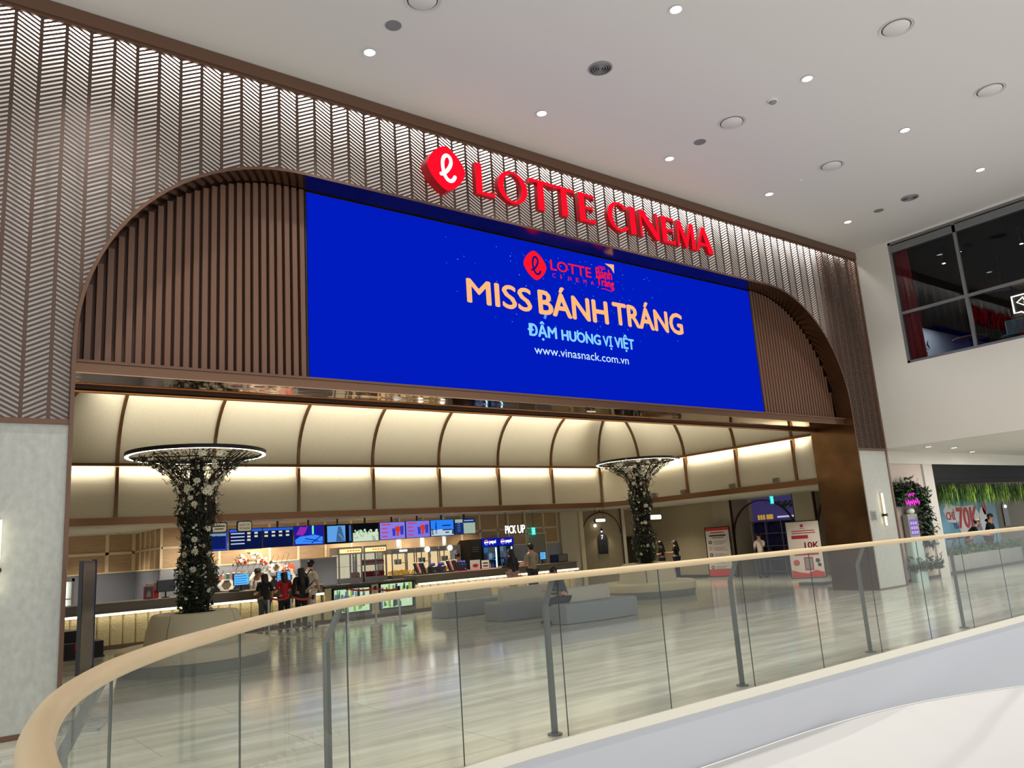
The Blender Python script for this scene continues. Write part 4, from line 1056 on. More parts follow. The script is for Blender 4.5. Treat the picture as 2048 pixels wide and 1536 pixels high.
belt((8.76, 8.57), (9.08, 8.16), 'red queue belt right behind the leftmost customer'); belt((9.11, 8.09), (9.03, 6.67), 'red queue belt running forward from the counter queue to the round bench'); belt((11.31, 9.59), (11.43, 8.26), 'red queue belt close to the display cases'); belt((11.43, 8.18), (11.4, 6.95), 'red queue belt nearest the glass in the line by the display cases')
# ================================================================== concession counter and everything on and behind it
top_m = mat('grey brown worktop', (112, 102, 88), .4); front_m = mat('quilted beige panel', (206, 190, 148), .7, bump=((26, 26, 26), .5)); kick_m = mat('bronze kick plate', (110, 82, 60), .35, .6)
CY = 10.12
def counter(x0, x1, label, panels=True):
    t = thing('service_counter', label, 'counter', ((x0+x1)/2, CY+.4, 0))
    MB().box(x0, x1, CY+.06, CY+.8, .84, 1.045).build('upper_block', top_m, t)
    MB().bbox(x0, x1, CY-.02, CY+.84, 1.045, 1.07, .01).build('worktop', mat('worktop edge', (128, 116, 100), .35), t)
    MB().box(x0, x1, CY-.04, CY+.3, .79, .84).build('ledge', mat('pale ledge', (226, 216, 190), .5), t)
    MB().box(x0+.02, x1-.02, CY-.046, CY-.04, .795, .835).box(x0+.02, x1-.02, CY-.03, CY+.12, .782, .79).build('led_strip', emis('counter LED', (255, 244, 214), 3.2), t)
    MB().box(x0, x1, CY+.24, CY+.78, 0, .1).build('kick_plate', kick_m, t)
    n = max(1, round((x1-x0)/.275)); w = (x1-x0)/n
    for k in range(n): MB().bbox(x0+w*k+.006, x0+w*(k+1)-.006, CY+.16, CY+.3, .1, .785, .03).build('front_panel', front_m, t)
    return t
counter(3.3, 10.85, 'long left service counter with lit quilted front and tills')
counter(13.8, 20.25, 'right pick up counter with lit quilted front')
cc = thing('service_counter', 'dark topped middle counter section holding the two lit display cases', 'counter', (12.3, CY+.4, 0))
MB().box(10.86, 13.79, CY+.1, CY+.8, .08, .95).build('carcass', mat('counter grey', (120, 112, 100), .6), cc)
MB().bbox(10.86, 13.79, CY-.05, CY+.84, .95, 1.0, .01).build('worktop', mat('dark stone top', (46, 44, 42), .2), cc)
MB().box(10.86, 13.79, CY+.24, CY+.7, 0, .08).build('kick_plate', kick_m, cc)
for a, b in ((10.88, 11.08), (12.3, 12.53)): MB().box(a, b, CY+.02, CY+.1, .1, .93).build('front_panel', front_m, cc)
def display_case(x0, x1, z0, z1, label, seed):
    random.seed(seed)
    t = thing('display_case', label, 'display case', ((x0+x1)/2, CY+.05, z0))
    fr = MB(); e = .035
    for a in ((x0, x1, z0, z0+e), (x0, x1, z1-e, z1), (x0, x0+e, z0, z1), (x1-e, x1, z0, z1)): fr.box(a[0], a[1], CY-.03, CY+.095, a[2], a[3])
    fr.build('frame', dark, t)
    lbx = MB().box(x0+e, x1-e, CY+.05, CY+.09, z0+e, z1-e).build('lightbox', emis('display case glow', (206, 232, 186), 1.0), t)
    cols = [((72, 128, 40), 'green'), ((150, 190, 60), 'lime'), ((60, 84, 92), 'slate'), ((92, 120, 160), 'blue'), ((34, 60, 40), 'dark green'), ((236, 240, 226), 'white')]
    P = [MB() for _ in cols]
    for k in range(46):
        x = random.uniform(x0+.09, x1-.09); z = random.uniform(z0+.1, z1-.1); i = random.randrange(6); w = random.uniform(.02, .05); h = random.uniform(.04, .16)
        P[i].add([(x-w, CY+.045-.0002*k, max(z-h, z0+.05)), (x+w, CY+.045-.0002*k, max(z-h, z0+.05)), (x+w*.7, CY+.045-.0002*k, min(z+h, z1-.05)), (x, CY+.045-.0002*k, min(z+h*1.15, z1-.045)), (x-w*.7, CY+.045-.0002*k, min(z+h, z1-.05))], [(0, 1, 2, 3, 4)])
    for (c, nme), q in zip(cols, P):
        if q.v: q.build('picture', emis('display %s' % nme, c, .9), lbx)
    MB().box(x0+e, x1-e, CY-.012, CY-.006, z0+e, z1-e).build('glass_front', glass_mat('case glass', (.95, .98, .97), 1.4), t)
display_case(11.1, 12.28, .2, .9, 'lit display case with green pictures, left of the pair under the counter', 1)
display_case(12.55, 13.68, .2, .94, 'lit display case with green pictures, right of the pair under the counter', 2)

# overhead menu screens
MY = 11.5
def menu(x0, x1, z0, z1, label, bg, draw=None, name='menu_screen'):
    t = thing(name, label, 'screen', ((x0+x1)/2, MY+.05, z1))
    MB().box(x0, x1, MY, MY+.07, z0, z1).build('housing', dark_gloss, t)
    dsp = MB().quad((x0+.012, MY-.002, z0+.015), (x1-.012, MY-.002, z0+.015), (x1-.012, MY-.002, z1-.015), (x0+.012, MY-.002, z1-.015)).build('display', emis('menu %d %d %d' % bg, bg, 1.), t)
    c = (x0+x1)/2
    MB().cyl((c, MY+.05, z1), (c, MY+.05, 2.9), .03, n=8).build('hanging_pole', dark, t)
    if draw:
        for nm, col, quads in draw(x0, x1, z0, z1):
            m = MB(); em = emis('glyph %d %d %d' % col, col, 1.); one = nm[:-1] if nm.endswith('s') else nm
            for k, q in enumerate(quads):
                if len(quads) <= 12: m = MB()
                m.add([(x, MY-.004-.0003*k, z) for x, z in q], [tuple(range(len(q)))])
                if len(quads) <= 12: m.build(one, em, dsp)
            if len(quads) > 12: stuff(m.build(nm, em, dsp))
def R4(a, b, c, d): return [(a, c), (b, c), (b, d), (a, d)]
def d_timetable(x0, x1, z0, z1):
    W, Hh = x1-x0, z1-z0
    bars = [R4(x0+.1*W*.5, x0+.46*W, z0+Hh*(.26+.16*k), z0+Hh*(.31+.16*k)) for k in range(4)]
    chips = [R4(x0+W*u, x0+W*(u+.1), z0+Hh*w, z0+Hh*(w+.09)) for u in (.54, .76) for w in (.72, .56, .4)[:3 if u < .6 else 2]]
    return [('title_lines', (196, 210, 236), bars), ('time_chips', (214, 214, 190), chips), ('header', (40, 92, 214), [R4(x0+.01, x1-.01, z1-Hh*.16, z1-.02)])]
def d_times(x0, x1, z0, z1):
    W, Hh = x1-x0, z1-z0
    return [('time_chips', (214, 214, 190), [R4(x0+W*u, x0+W*(u+.11), z0+Hh*w, z0+Hh*(w+.09)) for u in (.06, .29, .52, .75) for w in (.72, .54)]), ('header', (40, 92, 214), [R4(x0+.01, x1-.01, z1-Hh*.16, z1-.02)])]
def d_ship(x0, x1, z0, z1):
    W, Hh = x1-x0, z1-z0; q = lambda *p: [(x0+W*a, z0+Hh*b) for a, b in p]
    return [('hull', (60, 140, 255), [q((.05, .1), (.95, .06), (.97, .4), (.7, .52), (.2, .46), (.03, .3))]), ('stripes', (20, 30, 130), [q((.3, .2), (.95, .14), (.95, .18), (.3, .26)), q((.35, .33), (.8, .2), (.82, .24), (.37, .37)), q((.6, .1), (.9, .42), (.87, .44), (.57, .12))]), ('magenta_glow', (150, 40, 170), [q((.06, .55), (.3, .5), (.42, .9), (.2, .95)), q((.36, .6), (.46, .96), (.42, .97), (.33, .62))]), ('bright_beam', (120, 250, 190), [q((.6, .55), (.66, .55), (.66, .98), (.6, .98))])]
def d_film(x0, x1, z0, z1):
    W, Hh = x1-x0, z1-z0; q = lambda *p: [(x0+W*a, z0+Hh*b) for a, b in p]
    return [('picture', (96, 160, 230), [q((.1, .1), (.76, .1), (.76, .92), (.1, .92))]), ('figure', (28, 36, 60), [q((.42, .12), (.74, .12), (.7, .5), (.6, .88), (.5, .86), (.46, .6))]), ('sash', (196, 190, 190), [q((.5, .5), (.56, .52), (.72, .2), (.68, .18))]), ('side_strip', (60, 110, 180), [q((.9, .1), (.97, .1), (.97, .92), (.9, .92))])]
def d_popcorn(x0, x1, z0, z1):
    random.seed(5); W, Hh = x1-x0, z1-z0; Q = [R4(x0+.02, x1-.02, z0+.02, z0+Hh*.5)]; G = []
    for k in range(90):
        cx = x0+W*random.uniform(.06, .94); cz = z0+Hh*random.uniform(.08, .62); r = random.uniform(.02, .045)
        (Q if k % 3 else G).append([(cx+r*math.cos(2*PI*i/7), min(z1-.03, max(z0+.02, cz+r*math.sin(2*PI*i/7)))) for i in range(7)])
    return [('popcorn', (206, 222, 196), Q), ('popcorn_shade', (140, 176, 150), G)]
def d_combo(x0, x1, z0, z1):
    W, Hh = x1-x0, z1-z0; q = lambda *p: [(x0+W*a, z0+Hh*b) for a, b in p]
    return [('price_lines', (200, 60, 110), [R4(x0+W*.08, x0+W*u, z0+Hh*w, z0+Hh*(w+.07)) for u, w in ((.42, .82), (.3, .6), (.34, .38), (.3, .16))]), ('cups', (50, 60, 190), [q((.5, .2), (.6, .2), (.62, .62), (.48, .62)), q((.8, .25), (.92, .25), (.94, .75), (.8, .75))]), ('tub', (210, 60, 40), [q((.6, .45), (.82, .45), (.84, .66), (.72, .76), (.58, .68)), q((.64, .2), (.72, .18), (.76, .45), (.66, .45))])]
def d_beach(x0, x1, z0, z1):
    W, Hh = x1-x0, z1-z0; q = lambda *p: [(x0+W*a, z0+Hh*b) for a, b in p]
    return [('sand', (190, 206, 214), [q((.02, .05), (.98, .05), (.98, .34), (.5, .42), (.02, .36))]), ('bottle', (24, 66, 170), [q((.2, .15), (.27, .15), (.27, .6), (.25, .9), (.22, .9), (.2, .6))]), ('price_lines', (20, 40, 110), [R4(x0+W*a, x0+W*b, z0+Hh*w, z0+Hh*(w+.07)) for a, b, w in ((.5, .86, .6), (.5, .9, .34), (.62, .78, .18))]), ('palms', (30, 60, 60), [q((.03, .1), (.14, .1), (.1, .42), (.04, .5)), q((.9, .1), (.98, .1), (.98, .4), (.92, .36))])]
def d_table(x0, x1, z0, z1):
    W, Hh = x1-x0, z1-z0
    return [('pale_panel', (158, 178, 162), [R4(x0+W*.42, x1-.02, z0+.02, z0+Hh*.72), R4(x0+.02, x0+W*.38, z0+Hh*.75, z1-.02)]), ('list_lines', (96, 120, 170), [R4(x0+W*.14, x0+W*.26, z0+Hh*(.2+.12*k), z0+Hh*(.24+.12*k)) for k in range(5)]), ('header_line', (170, 190, 214), [R4(x0+W*.46, x0+W*.9, z1-Hh*.16, z1-Hh*.11)])]
menu(7.45, 8.66, 2.15, 2.72, 'blue listing screen half hidden behind the left flower column', (14, 30, 92), lambda a, b, c, d: [('header', (120, 150, 170), [R4(a+.05, b-.05, d-.17, d-.1)]), ('frame_line', (40, 80, 220), [R4(a+.02, b-.02, c+.02, c+.05), R4(b-.05, b-.02, c+.02, d-.02)])])
menu(8.70, 9.63, 2.15, 2.73, 'showtime screen with four title rows, under the framed hanging sign', (12, 22, 66), d_timetable)
menu(9.64, 10.55, 2.16, 2.73, 'showtime screen with eight pale time chips', (12, 22, 66), d_times)
menu(10.57, 11.49, 2.16, 2.74, 'screen showing a blue spaceship picture', (26, 30, 150), d_ship)
menu(11.51, 12.40, 2.16, 2.74, 'screen showing a film still with black side bars', (8, 10, 18), d_film)
menu(12.42, 13.32, 2.17, 2.74, 'screen filled with pale popcorn on black', (8, 12, 14), d_popcorn)
menu(13.35, 14.26, 2.19, 2.74, 'lilac combo offer screen, left of the two alike', (138, 124, 226), d_combo)
menu(14.28, 15.18, 2.2, 2.75, 'lilac combo offer screen, right of the two alike', (124, 118, 222), d_combo)
menu(15.2, 16.11, 2.21, 2.75, 'bright blue beach drink screen', (40, 130, 246), d_beach)
menu(16.14, 16.99, 2.23, 2.75, 'dim blue and pale green price list screen at the right end', (24, 48, 110), d_table)
# hanging signs
def hang_sign(x0, x1, y, z0, z1, label, face, lines, col=(60, 52, 44), name='hanging_sign', textm=None, two_rods=True):
    t = thing(name, label, 'sign', ((x0+x1)/2, y, z1)); b = .05
    def rr(a0, a1, c0, c1, r, yy):
        P = []
        for cx, cz, s in ((a1-r, c1-r, 0), (a0+r, c1-r, 90), (a0+r, c0+r, 180), (a1-r, c0+r, 270)):
            for k in range(6): a = R_(s+90*k/5); P.append((cx+r*math.cos(a), yy, cz+r*math.sin(a)))
        return P
    rad = min(.07, (z1-z0)*.4)
    MB().prism(rr(x0, x1, z0, z1, rad, y), (0, .06, 0)).build('case', dark, t)
    fc = MB().add(rr(x0+.025, x1-.025, z0+.025, z1-.025, rad*.75, y-.003), [tuple(range(24))]).build('face', face, t)
    for xx in ((x0+.07, x1-.07) if two_rods else ((x0+x1)/2,)):
        if z1 < 2.88: MB().cyl((xx, y+.03, z1-.01), (xx, y+.03, 2.9), .008, n=6).build('rod', dark, t)
    m = MB()
    for ln in lines:
        if isinstance(ln[0], str): text_mb(ln[0], ln[1], ln[2], ln[3], ln[4], XZ(y-.006), .012, m)
        else: m.quad((ln[0], y-.006, ln[2]), (ln[1], y-.006, ln[2]), (ln[1], y-.006, ln[3]), (ln[0], y-.006, ln[3]))
    if m.v: m.build('lettering', textm or mat('sign lettering', col, .6), fc)
ivory = mat('ivory sign face', (214, 206, 180), .6, emit=.25, ecol=(214, 206, 180))
hang_sign(7.93, 8.36, 10.6, 2.6, 2.88, 'ivory rounded hanging sign partly behind the left flower column', ivory, [(7.99, 8.3, 2.76, 2.79), (8.03, 8.26, 2.69, 2.715)])
hang_sign(8.62, 9.03, 10.6, 2.6, 2.895, 'ivory rounded hanging sign reading QUẦY LẤY VÉ ONLINE', ivory, [('QUẦY LẤY', 8.68, 8.97, 2.76, 2.83), ('VÉ ONLINE', 8.68, 8.97, 2.67, 2.73)])
pu = thing('pick_up_sign', 'glowing white PICK UP letters hanging above the right counter', 'sign', (18.43, 11.2, 2.45))
m = MB(); text_mb('PICK', 18.0, 18.46, 2.16, 2.43, XZ(11.18), .02, m); text_mb('UP', 18.54, 18.86, 2.16, 2.43, XZ(11.18), .02, m); m.build('letters', emis('white sign letters', (255, 255, 252), 2.6), pu)
m = MB(); m.box(17.98, 18.88, 11.2, 11.23, 2.14, 2.16)
for x in (18.06, 18.8): m.cyl((x, 11.21, 2.16), (x, 11.21, 2.9), .01, n=6)
m.box(18.0, 18.86, 11.19, 11.22, 2.43, 2.45).build('hanger', dark, pu)
def exit_sign(x, y, z, label, rod=True):
    t = thing('exit_sign', label, 'sign', (x, y, z))
    MB().bbox(x-.09, x+.09, y-.025, y+.025, z-.14, z+.14, .02).build('case', emis('exit green', (20, 214, 200), 1.3), t)
    m = MB(); m.box(x-.05, x+.05, y-.03, y-.026, z-.1, z-.08).box(x-.05, x-.035, y-.03, y-.026, z-.1, z+.1).box(x-.05, x+.05, y-.03, y-.026, z+.08, z+.1).box(x+.0, x+.05, y-.03, y-.026, z-.02, z+.02)
    m.build('pictogram', emis('exit pale', (190, 255, 246), 1.3), t)
    if z+.14 < 2.88: MB().cyl((x, y, z+.14), (x, y, 2.9), .008, n=6).build('rod', dark, t)
exit_sign(20.53, 12.8, 2.23, 'small turquoise exit sign above the door by the pick up counter')
exit_sign(26.3, 6.2, 2.72, 'turquoise exit sign over the violet doorway')
pillf = emis('pill sign white', (255, 250, 226), 1.9)
hang_sign(21.22, 21.75, 10.1, 2.34, 2.5, 'white glowing pill sign in front of the arched niche', pillf, [('CINEMA 7', 21.36, 21.6, 2.395, 2.445)], col=(170, 150, 100))
hang_sign(25.55, 26.27, 11.5, 2.37, 2.6, 'white glowing pill sign just right of the far flower column', pillf, [('CINEMA', 25.75, 26.07, 2.45, 2.52)], col=(170, 150, 100))
# screen number plaque and wall lamp in the niche
nt_ = thing('number_plaque', 'black arched plaque with a white 7 on the niche wall', 'sign', nq(.84, .03, 1.22))
def npoly(P, n_): return [nq(u, n_, z) for u, z in P]
P = [(.66, 1.18), (1.02, 1.18), (1.02, 1.78)]+[(.84+.18*math.cos(R_(180*k/12)), 1.78+.2*math.sin(R_(180*k/12))) for k in range(1, 12)]+[(.66, 1.78)]
plq = MB().prism(npoly(P, .01), Vector((*(nn_*.04), 0))).build('plaque', mat('matt black', (18, 15, 17), .6), nt_)
text_mb('7', .80, .88, 1.76, 1.92, lambda u, w, d: nq(u, .054, w), .02).build('numeral', emis('plaque white', (255, 255, 255), 1.4), plq)
m = MB()
for u in (.73, .80, .88, .95): m.add(npoly([(u-.012, 1.25), (u+.012, 1.25), (u+.012, 1.62), (u-.012, 1.62)], .052), [(0, 1, 2, 3)])
m.build('vertical_lines', mat('plaque grey', (52, 50, 52), .3), plq)
wl_ = thing('gooseneck_lamp', 'small dark gooseneck lamp above the number plaque', 'wall lamp', nq(.84, .02, 2.1))
m = MB(); m.tube([nq(.84, .01, 2.14), nq(.84, .1, 2.2), nq(.84, .2, 2.18), nq(.84, .22, 2.12)], .012, 6); m.cyl(nq(.84, 0, 2.14), nq(.84, .02, 2.14), .04, n=12)
m.build('arm', dark, wl_); MB().cyl(nq(.84, .22, 2.07), nq(.84, .22, 2.14), .06, .025, 14).build('shade', dark, wl_); MB().ball(nq(.84, .22, 2.06), .03).build('bulb', emis('bulb', (255, 240, 214), 9), wl_)
x, y, z = nq(.84, .2, 2.02); spot('niche lamp', (x, y, z), 9, WARM2, 130, .8, .03)
m = MB()
gl_ = thing('globe_lamp', 'small round white globe lamp below the first pill sign', 'lamp', nq(.6, .12, 2.3)); MB().ball(nq(.6, .12, 2.3), .06, n=14, m=10).build('globe', emis('globe', (255, 246, 226), 4), gl_, smooth=True); MB().cyl(nq(.6, 0, 2.36), nq(.6, .12, 2.36), .012, n=6).build('bracket', dark, gl_)

# tills and small things on the counters
def monitor(x, y, z, w, h, label, face, tilt=.0, flip=False):
    t = thing('till_monitor', label, 'monitor', (x, y, z), tilt)
    s = 1
    MB().bbox(-w/2, w/2, -.02, .03, .14, .14+h, .015).build('housing', dark, t, local=True)
    ds = MB().quad((-w/2+.015, -.022, .155), (w/2-.015, -.022, .155), (w/2-.015, -.022, .125+h), (-w/2+.015, -.022, .125+h)).build('display', face, t, local=True)
    MB().lathe([(1e-3, .018), (.085, .018), (.1, 0)], n=16).cyl((0, .015, .01), (0, .015, .16), .02, n=8).build('foot', dark, t, local=True)
    if 'lit blue' in label:
        m = MB()
        for k in range(4): m.quad((-w/2+.03, -.024, .19+k*h*.2), (w/2-.05-.03*(k % 2), -.024, .19+k*h*.2), (w/2-.05-.03*(k % 2), -.024, .205+k*h*.2), (-w/2+.03, -.024, .205+k*h*.2))
        m.build('screen_lines', emis('screen text', (30, 70, 150), 1), ds, local=True)
blue_s = emis('till blue', (96, 186, 255), 1.1); off_s = mat('switched off screen', (24, 26, 28), .2)
monitor(6.82, 10.5, 1.07, .42, .3, 'dark switched off till monitor on the left counter behind the flower column', off_s, -.1)
monitor(8.68, 10.45, 1.07, .42, .3, 'till monitor with lit blue screen on the left counter', blue_s, .05)
monitor(9.95, 10.75, 1.07, .4, .28, 'till monitor with lit blue screen hidden between the red shirt and black haired customers', blue_s, 0)
monitor(18.96, 10.45, 1.07, .3, .26, 'till monitor with lit blue screen right of the man in grey', blue_s, .15)
t = thing('display_stand', 'black framed tabletop stand with blue panel near the right counter end', 'display', (19.75, 10.5, 1.07))
MB().box(19.36, 20.12, 10.48, 10.54, 1.08, 1.34).build('frame', dark, t); MB().box(19.38, 19.66, 10.472, 10.48, 1.1, 1.32).build('blue_panel', navy, t); MB().box(19.7, 20.08, 10.472, 10.48, 1.1, 1.32).build('grey_panel', mat('grey panel', (120, 116, 104), .3), t); MB().box(19.42, 20.06, 10.46, 10.62, 1.07, 1.08).build('foot', dark, t)
t = thing('poster_stand', 'small pink framed poster stand at the left end of the counter', 'poster', (6.4, 10.42, 1.07))
MB().box(6.28, 6.52, 10.4, 10.42, 1.07, 1.38).build('frame', mat('pink frame', (214, 96, 110), .5), t); MB().quad((6.30, 10.397, 1.09), (6.5, 10.397, 1.09), (6.5, 10.397, 1.36), (6.30, 10.397, 1.36)).build('poster', mat('grey poster', (92, 78, 92), .5), t)
MB().add([(6.34, 10.395, 1.12), (6.46, 10.395, 1.12), (6.44, 10.395, 1.22), (6.4, 10.395, 1.29), (6.36, 10.395, 1.22)], [(0, 1, 2, 3, 4)]).build('figure', mat('poster figure', (190, 150, 150), .5), t); MB().box(6.3, 6.5, 10.42, 10.5, 1.07, 1.08).build('foot', dark, t)
t = thing('snack_box', 'pale and red snack carton stacked near the dark monitor', 'box', (6.56, 10.8, 1.07)); MB().box(6.42, 6.7, 10.7, 10.9, 1.07, 1.26).build('base_box', red_paint, t); MB().box(6.44, 6.68, 10.72, 10.88, 1.26, 1.44).build('top_box', mat('pale carton', (206, 196, 186), .7), t)
t = thing('card_reader', 'black card reader in front of the blue till monitor', 'card reader', (8.45, 10.3, 1.07)); MB().bbox(8.33, 8.57, 10.22, 10.38, 1.07, 1.13, .02).build('body', dark, t); MB().quad((8.36, 10.25, 1.131), (8.54, 10.25, 1.131), (8.54, 10.35, 1.131), (8.36, 10.35, 1.131)).build('keypad', mat('keypad', (60, 64, 72), .4), t)
t = thing('leaflet_holder', 'clear leaflet holder with blue leaflets on the left counter', 'leaflet holder', (9.12, 10.3, 1.07)); MB().box(9.05, 9.2, 10.28, 10.32, 1.07, 1.09).build('foot', white_plastic, t); MB().prism([(9.05, 10.29, 1.09), (9.2, 10.29, 1.09), (9.2, 10.31, 1.26), (9.05, 10.31, 1.26)], (0, .015, 0)).build('leaflets', mat('blue leaflet', (96, 120, 176), .6), t)
t = thing('leaflet_holder', 'green and blue leaflet holder beside the flower column', 'leaflet holder', (7.85, 10.3, 1.07)); MB().box(7.76, 7.94, 10.28, 10.34, 1.07, 1.12).build('foot', mat('green base', (40, 110, 70), .6), t); MB().prism([(7.76, 10.3, 1.12), (7.94, 10.3, 1.12), (7.94, 10.32, 1.3), (7.76, 10.32, 1.3)], (0, .015, 0)).build('leaflets', mat('pale blue leaflet', (150, 180, 214), .6), t)
# back counter, shelf, drinks, honeycomb shelf, flowers
t = thing('back_counter', 'dark back counter along the wall behind the staff', 'counter', (13, 12.5, 0)); MB().box(8.2, 17.2, 12.1, 12.95, 0, .93).build('carcass', mat('back counter grey', (104, 98, 92), .6), t); MB().bbox(8.2, 17.2, 12.05, 12.96, .93, .97, .01).build('worktop', mat('dark stone top', (46, 44, 42), .2), t)
t = thing('wall_shelf', 'dark wall shelf holding a row of drinks behind the tills', 'shelf', (9.2, 12.75, 1.3)); MB().box(8.2, 11.6, 12.55, 12.98, 1.3, 1.34).build('board', dark, t)
m = MB()
for x in (8.5, 9.9, 11.3): m.box(x-.02, x+.02, 12.7, 12.98, 1.2, 1.3)
m.build('bracket', dark, t)
drinks = [(8.65, (60, 50, 44), .13, 'dark'), (8.77, (196, 80, 60), .14, 'red'), (8.9, (214, 150, 120), .14, 'peach'), (9.05, (60, 110, 74), .16, 'green'), (9.21, (150, 60, 52), .17, 'maroon'), (9.36, (206, 130, 104), .17, 'salmon'), (9.53, (226, 150, 130), .17, 'pink')]
for x, c, h, nm in drinks:
    t = thing('drink_cup', '%s drink cup standing on the shelf behind the tills' % nm, 'cup', (x, 12.68, 1.34), 0, 'drinks on the shelf')
    MB().lathe([(1e-3, 0), (.035, 0), (.05, h), (1e-3, h)], (x, 12.68, 1.34), 14).build('cup', mat('cup %s' % nm, c, .5), t, smooth=True); MB().lathe([(.052, h), (.052, h+.012), (.03, h+.03), (1e-3, h+.03)], (x, 12.68, 1.34), 14).build('lid', white_plastic, t, smooth=True)
for i, (x, c, nm) in enumerate(((10.72, (226, 120, 90), 'striped red and white'), (10.95, (232, 96, 52), 'orange'))):
    t = thing('snack_bag', '%s snack bag standing on the shelf near the man in white' % nm, 'snack bag', (x, 12.7, 1.34))
    m = MB(); m.prism([(x-.08, 12.66, 1.34), (x+.08, 12.66, 1.34), (x+.095, 12.68, 1.55), (x+.085, 12.70, 1.66), (x-.085, 12.70, 1.66), (x-.095, 12.68, 1.55)], (0, .05, 0)); m.build('bag', mat('bag %s' % nm, c, .5), t)
    MB().quad((x-.05, 12.655, 1.42), (x+.05, 12.655, 1.42), (x+.05, 12.668, 1.52), (x-.05, 12.668, 1.52)).build('label_patch', mat('bag label', (236, 226, 206), .5), t)
def hexshelf(x, z, r, label):
    t = thing('honeycomb_shelf', label, 'shelf', (x, 12.45, z)); m = MB()
    for k in range(6):
        a0, a1 = PI/3*k, PI/3*(k+1); f = lambda a, q: (x+q*math.cos(a), z+q*math.sin(a)*.8)
        P = [f(a0, r), f(a1, r), f(a1, r-.03), f(a0, r-.03)]; m.prism([(px, 12.35, pz) for px, pz in P], (0, .3, 0))
    m.build('hexagon', mat('white lacquer', (236, 230, 214), .4, emit=.5, ecol=(255, 240, 214)), t); MB().box(x-r*.8, x+r*.8, 12.62, 12.65, z-r*.6, z+r*.6).build('back', mat('shelf back', (120, 110, 96), .6), t)
hexshelf(8.95, 1.2, .22, 'white lit honeycomb cell left of the blue till monitor'); hexshelf(9.92, 1.28, .32, 'white lit honeycomb cell behind the cashier'); hexshelf(10.4, 1.58, .18, 'smaller white lit honeycomb cell under the flowers'); hexshelf(10.72, 1.25, .28, 'white lit honeycomb cell right of the cashier')
random.seed(9)
t = thing('flower_arrangement', 'red and white flower garland spread on the wall above the cashier', 'flowers', (10.0, 12.8, 1.6))
m = MB(); lf = MB(); w_ = MB(); r_ = MB()
for k in range(150):
    u = random.random(); x = 9.25+1.65*u+random.gauss(0, .05); z = 1.72+.32*math.sin(u*PI*1.6+.3)*random.uniform(.2, 1.2)+random.gauss(0, .08)
    c = Vector((x, 12.62+random.uniform(-.1, .14), z)); d = Vector((random.gauss(0, 1), random.gauss(0, 1), random.gauss(0, 1))).normalized(); e = d.orthogonal(); l = random.uniform(.04, .075)
    (lf if k % 2 else w_).add([c-d*l, c+e*l*.45, c+d*l, c-e*l*.45], [(0, 1, 2, 3)])
for k in range(46):
    u = random.random(); q = w_ if k % 4 else r_; q.ball((9.3+1.5*u, 12.55+random.uniform(-.06, .06), 1.7+.34*math.sin(u*PI*1.6+.3)*random.uniform(.1, 1.2)), random.uniform(.03, .05), n=8, m=5)
for k in range(10): m.tube([(9.3+.16*k+.03*i, 12.7, 1.6+.07*i+.03*math.sin(k+i)) for i in range(6)], .006, 4)
m.build('twigs', vine_m, t); stuff(lf.build('leaves', leaf_m, t)); stuff(w_.build('white_blooms', mat('white blooms', (240, 226, 206), .7), t)); stuff(r_.build('red_blooms', mat('red blooms', (176, 24, 34), .6), t))
MB().lathe([(1e-3, 0), (.07, 0), (.05, .1), (.09, .22), (.08, .22)], (9.52, 12.65, 1.34), 14).build('vase', white_plastic, t, smooth=True)
t = thing('tiled_partition', 'pale tiled partition beside the first food warmer', 'partition', (11.5, 12.0, 0)); MB().box(10.95, 12.1, 11.96, 12.03, 0, 1.76).build('tile_face', tile_grey, t); MB().box(10.93, 12.12, 11.95, 12.04, 1.76, 1.79).build('cap', tan_frame, t)
def warmer(x0, x1, label, full):
    t = thing('food_warmer', label, 'food warmer', ((x0+x1)/2, 12.4, .97)); y0 = 12.15
    m = MB().box(x0, x1, y0, 12.8, .97, 1.1).box(x0, x1, y0, 12.8, 1.82, 2.05)
    for x in (x0, (x0+x1)/2-.02, x1-.04): m.box(x, x+.04, y0, y0+.04, 1.1, 1.82)
    m.box(x0, x0+.04, 12.74, 12.8, 1.1, 1.82).box(x1-.04, x1, 12.74, 12.8, 1.1, 1.82); m.build('cabinet', steel_grey, t)
    MB().box(x0+.04, x1-.04, 12.76, 12.79, 1.1, 1.82).build('lit_back', emis('warmer back', (226, 210, 180), .8), t)
    hs_ = MB().bbox(x0+.04, x1-.04, y0-.03, y0, 1.87, 1.99, .01).build('header_sign', emis('warmer header', (255, 214, 140), 1.7), t)
    m = MB(); c = (x0+x1)/2
    for k in range(5): m.box(c-.12+k*.09, c-.06+k*.09, y0-.036, y0-.031, 1.91, 1.95)
    m.build('header_marks', emis('warmer header red', (236, 90, 60), 1.2), hs_)
    MB().box(x0+.05, x1-.05, y0+.05, 12.74, 1.45, 1.46).build('shelf', steel, t)
    q = MB(); random.seed(int(x0*10))
    for z in ((1.1, 1.46) if full else (1.1,)):
        for k in range(12 if full else 4):
            xx = (x0+.1+(x1-x0-.2)*(k % 6)/5) if full else x1-.3+.07*k; q.lathe([(1e-3, 0), (.045, 0), (.055, .1), (.03, .16), (1e-3, .17)], (xx, y0+.12+.16*(k//6), z), 8)
    q.build('red_tubs', mat('red tubs', (186, 40, 44), .5), t)
    MB().box(x0+.03, x1-.03, y0+.012, y0+.018, 1.1, 1.82).build('glass_doors', glass_mat('case glass', (.95, .98, .97), 1.4), t)
warmer(12.25, 13.05, 'steel food warmer with orange lit header, nearly empty, left of the two', False)
warmer(13.12, 13.92, 'steel food warmer with orange lit header full of red tubs', True)
